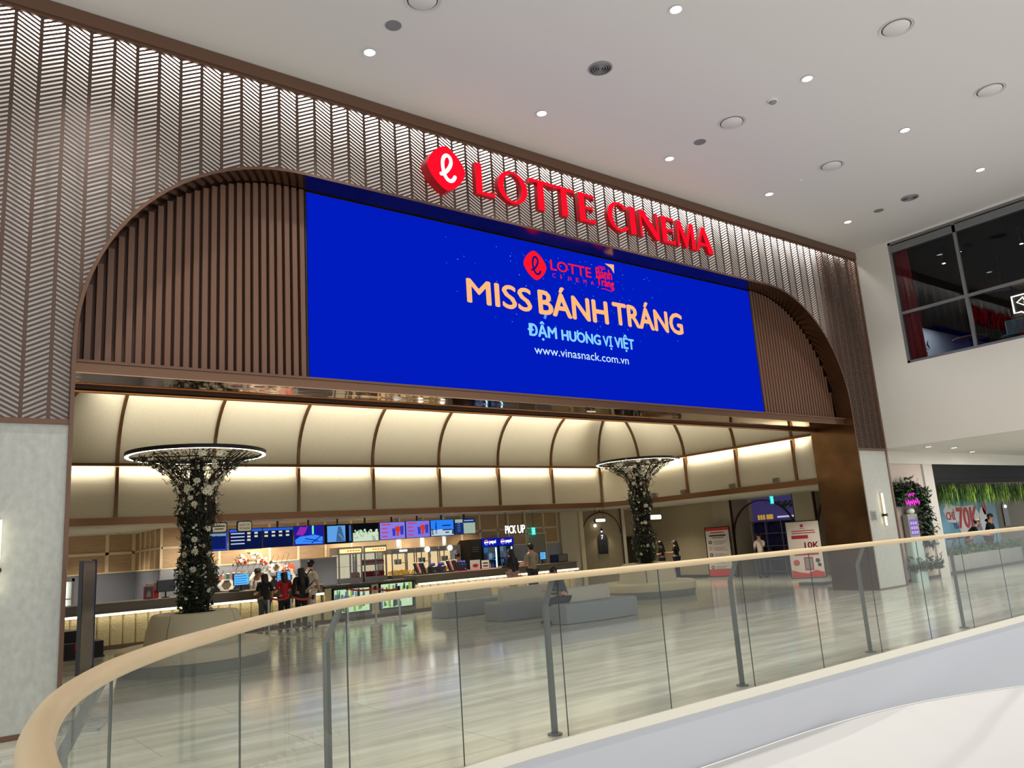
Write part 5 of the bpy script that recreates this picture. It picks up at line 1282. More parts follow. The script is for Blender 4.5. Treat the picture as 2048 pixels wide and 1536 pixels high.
def popper(x0, x1, label, lamp):
    t = thing('popcorn_machine', label, 'popcorn machine', ((x0+x1)/2, 12.4, .97)); y0 = 12.15
    m = MB().box(x0, x1, y0, 12.8, 1.0, 1.06).box(x0, x1, y0, 12.8, 1.74, 1.9)
    for x in (x0, x1-.03): m.box(x, x+.03, y0, y0+.03, 1.06, 1.74).box(x, x+.03, 12.77, 12.8, 1.06, 1.74)
    m.box(x0, x1, y0, 12.8, .97, 1.0); m.build('cabinet', steel_grey, t)
    MB().box(x0+.03, x1-.03, 12.77, 12.79, 1.06, 1.74).build('lit_back', emis('popper back', (250, 214, 160), 1.), t)
    c = (x0+x1)/2; MB().lathe([(1e-3, 0), (.12, 0), (.13, .16), (1e-3, .17)], (c-.05, 12.45, 1.4), 16).cyl((c-.05, 12.45, 1.56), (c-.05, 12.45, 1.74), .02, n=8).tube([(c+.07, 12.4, 1.45), (c+.2, 12.36, 1.42), (c+.26, 12.36, 1.6), (c+.24, 12.4, 1.74)], .012, 6).build('kettle', steel, t, smooth=True)
    q = MB(); random.seed(int(x0*7))
    for k in range(150): q.ball((random.uniform(x0+.08, x1-.08), random.uniform(y0+.06, 12.7), 1.08+random.uniform(0, .12)), .03, n=5, m=3)
    stuff(q.build('popcorn', mat('yellow popcorn', (232, 186, 96), .7, emit=.25, ecol=(240, 180, 80)), t))
    MB().box(x0+.02, x1-.02, y0+.01, y0+.016, 1.06, 1.74).build('glass_front', glass_mat('case glass', (.95, .98, .97), 1.4), t)
    MB().cyl((c, y0-.005, 1.82), (c, y0-.03, 1.82), .09 if lamp else .0001, n=20).build('round_light', emis('round light', (255, 255, 252), 4), t) if lamp else MB().box(c-.14, c+.14, y0-.012, y0-.002, 1.8, 1.86).build('header_light', emis('header light', (226, 250, 255), 2.5), t)
    MB().cyl((c, 12.5, 1.9), (c, 12.5, 2.895), .07, n=12).build('exhaust_duct', steel_grey, t, smooth=True)
popper(14.1, 14.95, 'popcorn machine with rectangular header light and steel kettle', False); popper(15.0, 15.86, 'popcorn machine with round header light, middle of three', True); popper(15.9, 16.75, 'popcorn machine with round header light nearest the drink fridges', True)
def cup_rack(x, label):
    t = thing('cup_dispenser', label, 'cup rack', (x, 10.5, 1.07)); MB().box(x-.2, x+.2, 10.4, 10.7, 1.07, 1.1).build('tray', dark, t)
    for k in range(4):
        m = MB(); c0 = Vector((x-.14+.09*k, 10.45, 1.12)); m.cyl(c0, c0+Vector((-.05, .1, .28)), .042, .045, 12); cs_ = m.build('cup_stack', mat('black cups', (26, 26, 34), .4) if k != 1 else mat('pinkish cups', (196, 120, 110), .4), t, smooth=True)
        m = MB(); m.cyl(c0+Vector((-.052, .104, .29)), c0+Vector((-.056, .112, .31)), .048, n=12); m.build('cup_rim', white_plastic, cs_)
cup_rack(14.18, 'slanted stacks of black cups at the left end of the pick up counter'); cup_rack(15.36, 'slanted stacks of black cups in front of the popcorn staff member')
def urn(x, label, c):
    t = thing('drink_dispenser', label, 'drink dispenser', (x, 10.55, 1.07)); MB().bbox(x-.1, x+.1, 10.42, 10.7, 1.07, 1.3, .03).build('body', mat('dispenser %d' % c[2], c, .4), t)
    for dx in (-.05, .05): MB().ball((x+dx, 10.55, 1.34), .055, n=12, m=8).build('dome_lid', mat('violet dome', (70, 70, 170), .3), t, smooth=True)
    MB().cyl((x, 10.42, 1.14), (x, 10.38, 1.12), .012, n=8).build('tap', steel, t)
urn(14.62, 'black drink dispenser with violet dome lids beside the left cups', (24, 24, 30)); urn(14.95, 'dark drink dispenser with violet dome lids right of its twin', (40, 40, 60)); urn(15.75, 'navy drink dispenser with violet dome lids beside the white sign board', (26, 34, 70))
t = thing('sign_board', 'white tabletop board with red oval mark on the pick up counter', 'sign', (16.08, 10.35, 1.07)); MB().box(15.9, 16.27, 10.33, 10.36, 1.07, 1.38).build('board', mat('white board', (214, 208, 206), .5), t); MB().add([(16.085+.11*math.cos(2*PI*k/20), 10.326, 1.21+.05*math.sin(2*PI*k/20)) for k in range(20)], [tuple(range(20))]).build('red_oval', red_paint, t)
t = thing('sign_board', 'ivory rounded tabletop board beside the white one', 'sign', (16.47, 10.35, 1.07)); MB().box(16.31, 16.64, 10.33, 10.36, 1.07, 1.37).build('board', dark, t); MB().box(16.33, 16.62, 10.326, 10.33, 1.09, 1.35).build('face', ivory, t); MB().box(16.38, 16.57, 10.322, 10.326, 1.24, 1.28).box(16.38, 16.57, 10.322, 10.326, 1.15, 1.19).build('text_lines', mat('sign lettering', (60, 52, 44), .6), t)
t = thing('counter_tray', 'long red tray strip on the pick up counter', 'tray', (16.0, 10.3, 1.07)); MB().bbox(15.2, 17.0, 10.22, 10.31, 1.07, 1.085, .01).build('tray', red_paint, t)
for i, (x, c, nm) in enumerate(((17.86, (120, 40, 40), 'maroon'), (18.0, (186, 170, 160), 'pale'), (18.14, (196, 60, 56), 'red'), (18.28, (206, 90, 90), 'coral'))):
    t = thing('takeaway_cup', '%s takeaway cup on the counter between the two waiting customers' % nm, 'cup', (x, 10.4, 1.07)); MB().lathe([(1e-3, 0), (.035, 0), (.05, .13), (1e-3, .13)], (x, 10.4, 1.07), 12).build('cup', mat('takeaway %s' % nm, c, .5), t, smooth=True); MB().lathe([(.052, .13), (.04, .15), (1e-3, .15)], (x, 10.4, 1.07), 12).build('lid', white_plastic, t)
# drink fridges
def fridge(x0, x1, label, seed):
    random.seed(seed); y0 = 12.3
    t = thing('drink_fridge', label, 'fridge', ((x0+x1)/2, 12.6, 0))
    m = MB().box(x0, x0+.05, y0, 12.95, 0, 2.05).box(x1-.05, x1, y0, 12.95, 0, 2.05).box(x0, x1, y0, 12.95, 0, .25).box(x0, x1, y0+.02, 12.95, 1.75, 2.05).box(x0, x1, 12.9, 12.95, .25, 1.75); m.build('cabinet', mat('fridge navy', (10, 14, 50), .35), t)
    hd_ = MB().box(x0, x1, y0-.03, y0+.02, 1.77, 2.06).build('header', emis('fridge header', (16, 26, 150), 1.1), t)
    c = x0+.16; zc = 1.915; q = [MB(), MB(), MB()]
    for k, (a0, a1) in enumerate(((20, 170), (200, 350))):
        q[k].add([(c+.085*math.cos(R_(a0+(a1-a0)*i/14)), y0-.036, zc+.085*math.sin(R_(a0+(a1-a0)*i/14))) for i in range(15)], [tuple(range(15))])
    q[2].add([(c+.09*math.cos(2*PI*i/24), y0-.033, zc+.09*math.sin(2*PI*i/24)) for i in range(24)], [tuple(range(24))])
    q[2].build('emblem_disc', emis('fridge white', (255, 255, 255), 1.6), hd_); q[0].build('emblem_red', emis('fridge red', (220, 30, 40), 1.2), hd_); q[1].build('emblem_blue', emis('fridge blue', (20, 60, 200), 1.2), hd_)
    text_mb('pepsi', x0+.29, x1-.1, 1.84, 1.99, XZ(y0-.036), .03).build('header_text', emis('fridge white', (255, 255, 255), 1.6), hd_)
    MB().box(x0+.05, x1-.05, 12.86, 12.9, .25, 1.75).build('lit_back', emis('fridge inside', (60, 130, 170), .7), t)
    MB().box(x1-.085, x1-.055, y0+.01, y0+.04, .3, 1.72).build('light_tube', emis('fridge tube', (190, 240, 255), 4.5), t)
    cols = [(170, 50, 50), (210, 220, 225), (40, 80, 170), (40, 140, 160), (24, 30, 50)]; Q = [MB() for _ in cols]
    for z in (.28, .62, .96, 1.32):
        for k in range(7): Q[random.randrange(5)].lathe([(1e-3, 0), (.03, 0), (.032, .17), (.013, .22), (.013, .26), (1e-3, .26)], (x0+.11+(x1-x0-.25)*k/6, y0+.15, z), 8)
    for cc_, qq in zip(cols, Q):
        if qq.v: qq.build('bottles', mat('bottle %d' % cc_[0], cc_, .25, emit=.15, ecol=cc_), t, smooth=True)
    m = MB()
    for z in (.26, .6, .94, 1.3): m.box(x0+.05, x1-.05, y0+.06, 12.86, z, z+.015)
    m.build('shelves', mat('fridge shelf', (150, 190, 200), .3), t)
    MB().box(x0+.02, x1-.02, y0-.012, y0-.004, .25, 1.75).build('glass_door', glass_mat('fridge glass', (.8, .93, .96), 1.4), t)
    MB().cyl((x0+.06, y0-.03, .8), (x0+.06, y0-.03, 1.3), .012, n=8).build('handle', steel, t)
fridge(17.78, 18.45, 'blue lit drinks fridge with round emblem header, left of the pair', 4); fridge(18.5, 19.15, 'blue lit drinks fridge with round emblem header, right one behind the waiting woman', 6)
t = thing('dark_cabinet', 'tall black cabinet left of the drink fridges', 'cabinet', (17.5, 12.6, 0)); MB().box(17.25, 17.74, 12.3, 12.95, 0, 2.05).build('carcass', dark, t); m = MB()
for k in range(3): m.box(17.32, 17.62, 12.29, 12.3, 1.62+.07*k, 1.65+.07*k)
m.build('text_lines', mat('cabinet marks', (90, 84, 80), .5), t)
# ================================================================== left foreground: poster stand, pedestals, snack fridge
t = thing('poster_totem', 'tall thin double sided poster stand seen nearly edge on beside the left jamb', 'poster stand', (3.32, .12, 0), R_(70.5))
MB().box(-.42, .42, -.02, .02, .62, 1.92).build('poster_board', dark_gloss, t, local=True)
MB().quad((-.39, -.022, .65), (.39, -.022, .65), (.39, -.022, 1.89), (-.39, -.022, 1.89)).build('poster_face', mat('dark poster', (64, 58, 54), .25, noise=((4, 4, 4), .5)), t, local=True)
MB().box(.415, .44, -.028, .028, .6, 1.94).build('edge_trim', navy, t, local=True)
m = MB().box(-.3, -.26, -.02, .02, .02, .62).box(.26, .3, -.02, .02, .02, .62); m.build('upright', steel_grey, t, local=True)
m = MB().box(-.42, .42, -.26, -.23, 0, .025).box(-.42, .42, .23, .26, 0, .025).box(-.42, -.39, -.26, .26, 0, .025).box(.39, .42, -.26, .26, 0, .025).box(-.3, -.26, -.24, .24, 0, .02).box(.26, .3, -.24, .24, 0, .02); m.build('foot_frame', steel_grey, t, local=True)
def pedestal(x0, x1, y, h, label, logo):
    t = thing('black_pedestal', label, 'pedestal', ((x0+x1)/2, y+.3, 0))
    MB().bbox(x0, x1, y, y+.6, 0, h, .01).build('block', mat('matt black', (18, 15, 17), .6), t)
    MB().box(x0-.02, x1+.02, y-.02, y+.62, 0, .04).build('base', dark, t)
    c = x0+.3
    if logo:
        MB().add([(c+.13*math.cos(2*PI*k/24), y-.003, .26+.13*math.sin(2*PI*k/24)) for k in range(24)], [tuple(range(24))]).build('red_glow', emis('pedestal red', (96, 6, 14), 1.), t)
        m = MB(); ell_strip(m, c, .20, .13, y-.008, .026); m.build('script_letter', emis('pedestal letter', (255, 120, 110), 1.4), t)
pedestal(4.40, 5.14, 8.8, .34, 'low black pedestal with glowing red script emblem at the left', True)
pedestal(4.40, 5.0, 9.44, .56, 'taller plain black pedestal behind the one with the red emblem', False)
random.seed(12)
t = thing('snack_showcase', 'bright white lit snack showcase by the left jamb', 'display case', (4.45, 11.5, 0))
m = MB().box(4.1, 4.16, 11.2, 11.9, 0, 1.7).box(4.84, 4.9, 11.2, 11.9, 0, 1.7).box(4.1, 4.9, 11.2, 11.9, 0, .2).box(4.1, 4.9, 11.2, 11.9, 1.62, 1.75); m.build('cabinet', white_plastic, t)
MB().box(4.16, 4.84, 11.84, 11.88, .2, 1.62).build('lit_back', emis('showcase light', (250, 252, 236), 2.), t)
m = MB()
for z in (.5, .85, 1.2): m.box(4.16, 4.84, 11.25, 11.84, z, z+.02)
m.build('shelves', white_plastic, t)
for nm, c in (('green', (110, 140, 60)), ('yellow', (214, 176, 80)), ('brown', (120, 84, 60))):
    m = MB()
    for z in (.2, .52, .87, 1.22):
        for k in range(3): x = random.uniform(4.2, 4.75); m.bbox(x, x+.08, 11.35, 11.42, z, z+random.uniform(.12, .24), .01)
    m.build('%s_packs' % nm, mat('packs %s' % nm, c, .5), t)
t = thing('dark_doorway', 'dark green and navy doorway panel in the back left corner', 'door panel', (4.9, 15.9, 0))
MB().box(4.55, 5.25, 15.9, 16.05, 0, 1.98).build('panel', mat('dark green glass', (48, 52, 38), .3), t); MB().box(5.1, 5.26, 15.86, 15.9, 0, 2.0).build('navy_edge', navy, t)

# ================================================================== banners and doorway on the right lobby wall
def banner(x, y, rot, w, h, label):
    t = thing('banner_stand', label, 'banner', (x, y, 0), rot)
    MB().box(-w/2-.02, w/2+.02, -.03, .03, .04, h).build('frame', dark, t, local=True); MB().box(-w/2-.05, w/2+.05, -.16, .16, 0, .04).build('foot', steel_grey, t, local=True)
    MB().quad((-w/2+.015, -.032, .07), (w/2-.015, -.032, .07), (w/2-.015, -.032, h-.03), (-w/2+.015, -.032, h-.03)).build('print', mat('banner white', (222, 212, 206), .6), t, local=True)
    return t
def flat(mb, x0, x1, z0, z1, y=-.036): return mb.quad((x0, y, z0), (x1, y, z0), (x1, y, z1), (x0, y, z1))
def disc(mb, x, z, r, y=-.038, n=18): return mb.add([(x+r*math.cos(2*PI*k/n), y, z+r*math.sin(2*PI*k/n)) for k in range(n)], [tuple(range(n))])
b_red = mat('banner red', (206, 54, 48), .6); b_txt = mat('banner dark text', (70, 52, 52), .6); b_grey = mat('banner grey text', (150, 140, 138), .6)
prt = lambda t: next(c for c in t.children if c.name.startswith('print'))
bt_ = banner(26.55, 9.0, -1.15, .92, 1.92, 'white standing banner with red header and a column of round icons')
m = MB(); flat(m, -.445, .445, 1.78, 1.89); flat(m, -.445, .445, .07, .33); flat(m, -.26, .26, 1.68, 1.72); m.build('red_bands', b_red, prt(bt_), local=True)
m = MB(); flat(m, -.32, .32, 1.56, 1.62); flat(m, -.22, .24, 1.5, 1.525); m.build('title_lines', b_txt, prt(bt_), local=True)
m = MB(); 
for k in range(5):
    for q in range(3): flat(m, -.18, .34-.08*((k+q) % 3), 1.36-.235*k-.05*q, 1.38-.235*k-.05*q)
m.build('text_lines', b_grey, prt(bt_), local=True)
for k, c in enumerate(((60, 40, 44), (214, 160, 70), (196, 40, 46), (60, 40, 60), (90, 60, 66))):
    m = MB(); disc(m, -.3, 1.34-.235*k, .065); m.build('round_icon', mat('icon %d' % c[1], c, .5), prt(bt_), local=True); m = MB(); disc(m, -.3, 1.34-.235*k, .03, -.04); m.build('icon_centre', mat('banner white', (222, 212, 206), .6), prt(bt_), local=True)
b2 = banner(25.25, 4.45, -1.0, 1.05, 1.9, 'white standing banner advertising 10K with red pictures, beside the blue glass doorway')
m = MB(); text_mb('10K', .0, .44, 1.0, 1.2, lambda u, w, d: (u, -.037, w), .03, m); m.build('price_text', mat('crimson text', (150, 28, 48), .5), prt(b2), local=True)
m = MB(); disc(m, -.02, 1.74, .05); m.build('red_dot', mat('crimson', (176, 34, 50), .5), prt(b2), local=True)
for a in ((-.38, .14, 1.32, 1.43), (-.36, .36, 1.56, 1.585), (-.36, .38, 1.49, 1.515), (-.36, .4, .78, .84)): m = MB(); flat(m, *a); m.build('red_bar', mat('crimson', (176, 34, 50), .5), prt(b2), local=True)
m = MB(); m.add([(-.5, -.036, .08), (.5, -.036, .08), (.5, -.036, .22), (.25, -.036, .3), (0, -.036, .2), (-.25, -.036, .24), (-.5, -.036, .32)], [tuple(range(7))]); m.build('red_wave', b_red, prt(b2), local=True)
m = MB(); flat(m, -.08, .2, .3, .72); m.build('phone', mat('crimson', (176, 34, 50), .5), prt(b2), local=True); m = MB(); flat(m, -.05, .17, .34, .68, -.039); m.build('phone_screen', mat('banner grey text', (150, 140, 138), .6), prt(b2), local=True)
m = MB(); disc(m, -.32, .55, .1); m.build('popcorn_picture', mat('picture red', (196, 84, 80), .5), prt(b2), local=True); m = MB(); disc(m, .34, .6, .07); disc(m, .38, .46, .06); m.build('camera_picture', mat('picture dark', (60, 56, 62), .5), prt(b2), local=True); m = MB(); flat(m, -.1, .06, 1.64, 1.66); m.build('logo_line', b_grey, prt(b2), local=True)
# violet display wall inside the arched opening
t = thing('violet_display_wall', 'deep blue shelving display with violet header inside the arched opening', 'display wall', (28.15, 7.1, 0))
MB().box(28.12, 28.2, 5.8, 7.42+.98, 2.02, 2.96).build('header_panel', mat('violet panel', (104, 96, 176), .6, emit=.12, ecol=(96, 90, 190)), t)
MB().box(28.14, 28.2, 5.8, 8.4, 0, 2.02).build('back_panel', mat('deep navy', (22, 22, 60), .4), t)
m = MB()
for y in (8.35, 7.75, 7.05, 6.4, 5.85): m.box(27.9, 28.14, y-.02, y+.02, 0, 2.0)
for z in (.1, .55, 1.05, 1.52, 1.98): m.box(27.9, 28.14, 5.8, 8.4, z, z+.03)
m.build('shelf_grid', mat('shelf grey violet', (118, 116, 150), .5), t)
m = MB(); random.seed(2)
for z in (.58, 1.08, 1.55):
    y = 5.9
    while y < 8.3:
        h = random.uniform(.3, .38); m.box(28.0, 28.1, y, y+.055, z, z+h); y += .085
m.build('blue_boxes', mat('blue boxes', (34, 34, 104), .5), t)
m = MB(); 
for k, y in enumerate((8.2, 8.08, 7.96, 7.8, 7.7, 7.6)): m.box(28.1, 28.12, y-.1, y-.02, 2.07, 2.25)
m.build('yellow_title', emis('yellow title', (214, 164, 60), .7), t)
m = MB(); m.box(28.1, 28.12, 6.5, 7.3, 2.1, 2.16); m.build('pale_title', emis('pale title', (206, 206, 236), .8), t)
t = thing('hanging_plant', 'green leaves hanging over the violet doorway', 'plant', (27.2, 6.5, 2.6)); m = MB(); random.seed(8)
for k in range(160):
    c = Vector((27.4+random.gauss(0, .15), 6.35+random.gauss(0, .3), 2.68-abs(random.gauss(0, .14)))); d = Vector((random.gauss(0, .5), random.gauss(0, .6), random.gauss(-.4, .6))).normalized(); e = d.orthogonal(); l = .06; m.add([c-d*l, c+e*l*.4, c+d*l, c-e*l*.4], [(0, 1, 2, 3)])
m.build('leaves', mat('fern leaf', (70, 110, 50), .6), t)

# ================================================================== upper room behind the window
t = thing('curtain', 'dark red curtain at the near edge of the upper window', 'curtain', (23.14, -1.15, 5.8)); m = MB(); rows = [[(23.14+.04*math.sin(k*1.4), -.85-.045*k, 5.82), (23.14+.04*math.sin(k*1.4), -.85-.04*k, 9.25)] for k in range(14)]
sweep2(rows, None).build('cloth', mat('dark red cloth', (112, 24, 32), .8, emit=.05, ecol=(140, 20, 30)), t, smooth=True)  # faint emission in the cloth stands in for light on it
t = thing('neon_arrow_sign', 'white neon square with a return arrow glowing behind the upper window', 'sign', (24.6, -3.5, 6.9)); X = 24.5
def pt(u, w): return (X, -3.45-u, 7.05+w)
MB().tube([pt(-.25, -.2), pt(-.25, .25), pt(.25, .25), pt(.25, -.2), pt(.08, -.2), pt(0, -.27), pt(-.08, -.2)], .02, 6, closed=True).build('square_tube', emis('neon white', (255, 246, 220), 4), t)
MB().tube([pt(.16, -.1), pt(.14, .02), pt(.02, .04), pt(.02, -.05), pt(-.15, .07), pt(.02, .18), pt(.02, .11), pt(.14, .1), pt(.18, .02)], .014, 6, closed=True).build('arrow_tube', emis('neon white', (255, 246, 220), 4), t)
MB().box(X+.04, X+.07, -3.75, -3.15, 6.76, 7.36).build('backing', dark, t)
t = thing('cafe_table', 'round dark table by the white brick wall in the upper room', 'table', (24.8, -1.7, 5.8)); MB().lathe([(1e-3, .74), (.45, .74), (.45, .71), (1e-3, .71)], (24.8, -1.9, 5.8), 20).build('top', mat('brown table top', (110, 70, 54), .4), t); MB().cyl((24.8, -1.9, 5.82), (24.8, -1.9, 6.51), .04, n=10).lathe([(.28, 0), (.27, .025), (.04, .04)], (24.8, -1.9, 5.8), 16).build('pedestal', dark, t)
def chair(x, y, c, label, slat):
    t = thing('cafe_chair', label, 'chair', (x, y, 5.8)); m_ = mat('chair %d' % c[0], c, .5)
    MB().bbox(x-.22, x+.22, y-.22, y+.22, 6.22, 6.27, .03).build('seat', m_, t)
    for sx in (-1, 1):
        for sy in (-1, 1): MB().cyl((x+.18*sx, y+.18*sy, 6.22), (x+.2*sx, y+.2*sy, 5.8), .018, n=8).build('leg', dark, t)
    m = MB()
    if slat:
        for k in range(6): m.box(x+.2, x+.22, y-.2+.07*k, y-.16+.07*k, 6.27, 6.72)
        m.box(x+.19, x+.23, y-.24, y+.24, 6.68, 6.75)
    else: m.bbox(x+.18, x+.23, y-.22, y+.22, 6.3, 6.7, .02)
    m.build('backrest', m_, t)
chair(24.2, -3.75, (206, 120, 60), 'orange slat back chair behind the upper window', True); chair(24.3, -3.15, (40, 100, 110), 'teal chair behind the upper window', False)
t = thing('patterned_plant_pot', 'dark leafy plant against the white brick wall upstairs', 'plant', (24.1, -.8, 5.8)); MB().lathe([(1e-3, 0), (.12, 0), (.16, .35), (1e-3, .33)], (24.1, -.85, 5.8), 14).build('pot', dark, t); m = MB()
for k in range(40):
    c = Vector((24.1+random.gauss(0, .12), -.85+random.gauss(0, .12), 6.35+random.gauss(0, .12))); d = Vector((random.gauss(0, 1), random.gauss(0, 1), random.gauss(.3, 1))).normalized(); e = d.orthogonal(); l = .1; m.add([c-d*l, c+e*l*.35, c+d*l, c-e*l*.35], [(0, 1, 2, 3)])
m.build('leaves', leaf_m, t)
t = thing('slatted_ceiling_baffle', 'tan and grey wedge shaped ceiling baffles in the upper room', 'ceiling baffle', (27, -3.5, 9.0)); m = MB(); g = MB()
for k in range(8): (m if k % 2 else g).prism([(27.2, -1.6-.75*k, 8.25), (27.9, -1.6-.75*k, 8.25), (27.55, -2.2-.75*k, 8.25)], (0, 0, .12))
m.build('tan_wedges', mat('tan baffle', (170, 140, 96), .6), t); g.build('grey_wedges', mat('grey baffle', (90, 92, 104), .6), t); 
m = MB()
for k in range(4): m.cyl((27.5, -2-1.5*k, 8.37), (27.5, -2-1.5*k, 9.4), .012, n=6)
m.build('hanger_rods', dark, t)
for i, (x, y) in enumerate(((24.4, -2.2), (25.4, -3.4), (25.0, -1.5))):
    t = thing('upstairs_downlight', 'small bright ceiling spot in the dark upper room, %s' % ('nearest the centre mullion', 'beyond the far mullion', 'close to the curtain')[i], 'ceiling light', (x, y, 9.0)); MB().cyl((x, y, 8.9), (x, y, 9.4), .05, n=12).build('can', dark, t); MB().cyl((x, y, 8.895), (x, y, 8.9), .045, n=12).build('lens', emis('cool lens', (220, 240, 255), 8), t)
area('brick wash', (24.8, -.9, 7.6), (R_(-30), 0, 0), 2.5, .3, 60, (.75, .85, 1))  # lamp without a fixture, added to brighten the brick wall

# ================================================================== garden shop below the upper room
SF = .42
ws = sroot('wall_shopfront')
MB().box(22.88, 25.55, SF, SF+.2, 0, 3.65).build('pink_wall', mat('pale pink wall', (206, 190, 180), .8), ws)
MB().box(25.62, 26.2, SF-.04, SF+.3, 0, 3.65).box(25.5, 25.64, SF+.02, SF+.06, 0, 3.65).build('pale_pier', mat('pale pier', (206, 200, 192), .7), ws)
MB().box(22.88, 52, SF-.06, SF+.2, 3.3, 3.65).box(22.88, 26.2, SF-.07, SF, 3.34, 3.36).build('white_header', wall_white, ws)
MB().box(22.88, 52, SF-.02, SF, 0, .08).build('skirting', mat('dark skirting', (52, 50, 52), .5), ws)
MB().box(26.2, 52, SF+.02, SF+.16, 2.74, 3.3).box(26.2, 52, SF, SF+.02, 2.86, 2.88).build('dark_fascia', mat('black fascia', (14, 15, 18), .6, spec=.15), ws)
struct(MB().box(27.25, 52, 3.2, 3.3, 0, 3.65).build('wall_shop_back', mat('shop inner wall', (150, 146, 134), .8))); struct(MB().box(27.25, 27.32, 1.3, 3.2, 0, 3.3).box(51.9, 52, .6, 3.2, 0, 3.65).build('wall_shop_side', mat('shop inner wall', (150, 146, 134), .8)))
struct(MB().box(26.2, 52, .64, 3.2, 3.3, 3.4).build('ceiling_shop', mat('shop ceiling', (60, 60, 60), .8)))
t = thing('hanging_foliage', 'curtain of long green hanging foliage under the black shop fascia', 'plants', (30, .9, 2.74)); random.seed(21)
for nm, mm, N in (('dark_fronds', mat('frond dark', (44, 74, 26), .6), 1500), ('mid_fronds', mat('frond mid', (86, 130, 44), .6), 1100), ('lit_fronds', mat('frond lit', (176, 206, 90), .6, emit=.25, ecol=(180, 210, 90)), 360)):
    m = MB()
    for k in range(N):
        x = random.uniform(26.2, 36.5); 
        if nm == 'lit_fronds': x = 26.7+1.35*random.randrange(7)+random.gauss(0, .14)  # paler glowing clumps: lit columns of foliage put into the colour
        y = random.uniform(.66, 1.1); l = random.uniform(.25, .62); z = 2.76-random.uniform(0, .3); d = random.gauss(0, .05); w = random.uniform(.012, .028)
        m.add([(x-w, y, z), (x+w, y+.02, z), (x+d+w*.6, y, z-l*.6), (x+d*1.6, y, z-l), (x+d-w*.6, y, z-l*.6)], [(0, 1, 2, 3, 4)])
    stuff(m.build(nm, mm, t))
t = thing('poster_wall', 'light blue promotional poster wall reading CHỈ TỪ 70K behind the shop planter', 'poster', (30.3, 2.6, 0))
MB().box(28.9, 33.1, 2.6, 2.7, 0, 2.3).build('blue_board', mat('poster blue', (120, 176, 206), .5, noise=((.9, 1, .9), .3)), t)
PF = XZ(2.585)
m = MB(); m.add([(29.2, 2.595, 1.95), (29.5, 2.595, 2.2), (30.4, 2.595, 2.05), (31.4, 2.595, 2.1), (31.9, 2.595, 1.65), (31.1, 2.595, 1.5), (30.8, 2.595, 1.1), (30.2, 2.595, 1.15), (30.0, 2.595, 1.5), (29.4, 2.595, 1.55)], [tuple(range(10))]); m.build('white_burst', mat('poster white', (236, 238, 240), .5), t)
m = MB(); text_mb('CHỈ', 29.35, 29.95, 1.62, 1.98, PF, .03, m); text_mb('70K', 30.1, 31.6, 1.3, 2.02, PF, .04, m); m.build('red_price', mat('poster red', (206, 24, 44), .5), t)
text_mb('TỪ', 29.75, 30.1, 1.3, 1.56, PF, .03).build('blue_word', mat('poster deep blue', (40, 66, 150), .5), t)
MB().quad((29.1, 2.594, .95), (30.3, 2.594, .95), (30.4, 2.594, 1.14), (29.0, 2.594, 1.14)).build('navy_band', navy, t)
m = MB(); disc_ = lambda x, z, a, b: [(x+a*math.cos(2*PI*k/16), 2.59, z+b*math.sin(2*PI*k/16)) for k in range(16)]
m.add(disc_(32.2, 1.95, .16, .24), [tuple(range(16))]); m.add(disc_(32.4, 1.5, .35, .08), [tuple(range(16))]); m.build('red_shapes', mat('poster red', (206, 24, 44), .5), t)
m = MB(); m.add(disc_(32.0, 1.5, .3, .5), [tuple(range(16))]); m.build('pale_shape', mat('poster white', (236, 238, 240), .5), t)
m = MB()
for x in (29.2, 30.2, 31.2, 32.2): m.cyl((x, 2.58, 2.32), (x, 2.45, 2.36), .03, n=8)
m.build('clip_lamps', dark, t)
t.location = (30.3+.75, 1.95, 0); t.scale = (1.08, 1, .98)
t = thing('shop_planter', 'long grey ribbed planter box full of green plants in front of the garden shop', 'planter', (31, .9, 0))
MB().box(26.4, 37, SF+.2, 1.2, .06, .52).build('box', mat('ribbed grey planter', (150, 152, 148), .6, noise=((26, 2, .6), .12)), t); m = MB(); random.seed(31)
for k in range(900):
    c = Vector((random.uniform(26.4, 36.8), random.uniform(.66, 1.15), .5+random.uniform(0, .26))); d = Vector((random.gauss(0, .7), random.gauss(0, .7), random.gauss(.5, .6))).normalized(); e = d.orthogonal(); l = random.uniform(.05, .1); m.add([c-d*l, c+e*l*.4, c+d*l, c-e*l*.4], [(0, 1, 2, 3)])
stuff(m.build('plants', mat('planter leaf', (64, 104, 56), .6), t)); MB().box(26.35, 37.05, SF+.18, 1.22, 0, .06).build('base', mat('dark skirting', (52, 50, 52), .5), t)
t = thing('leafy_archway', 'leafy archway around a mirror and screen beside the right pier', 'plants', (24.5, SF-.1, 0)); random.seed(14)
for nm, mm, N in (('dark_leaves', mat('arch leaf dark', (28, 48, 30), .6), 1300), ('green_leaves', mat('arch leaf', (62, 96, 52), .6), 500), ('pale_leaves', mat('arch leaf pale', (170, 186, 150), .6), 90)):
    m = MB()
    for k in range(N):
        u = random.random()
        if u < .42: x = 24.95+random.gauss(0, .17); z = random.uniform(.9, 2.6)
        elif u < .75: x = random.uniform(23.55, 24.9); z = 2.55+random.gauss(0, .12)-.25*((x-24.2)/.8)**2
        elif u < .85: x = 23.5+random.gauss(0, .08); z = random.uniform(2.1, 2.75)
        else: x = random.uniform(23.6, 25.4); z = .3+abs(random.gauss(0, .17))
        c = Vector((x, SF-.2+random.uniform(-.1, .1), z)); d = Vector((random.gauss(0, 1), random.gauss(0, .6), random.gauss(-.3, 1))).normalized(); e = d.orthogonal(); l = random.uniform(.05, .11)
        m.add([c-d*l, c+e*l*.35, c+d*l, c-e*l*.35], [(0, 1, 2, 3)])
    stuff(m.build(nm, mm, t))
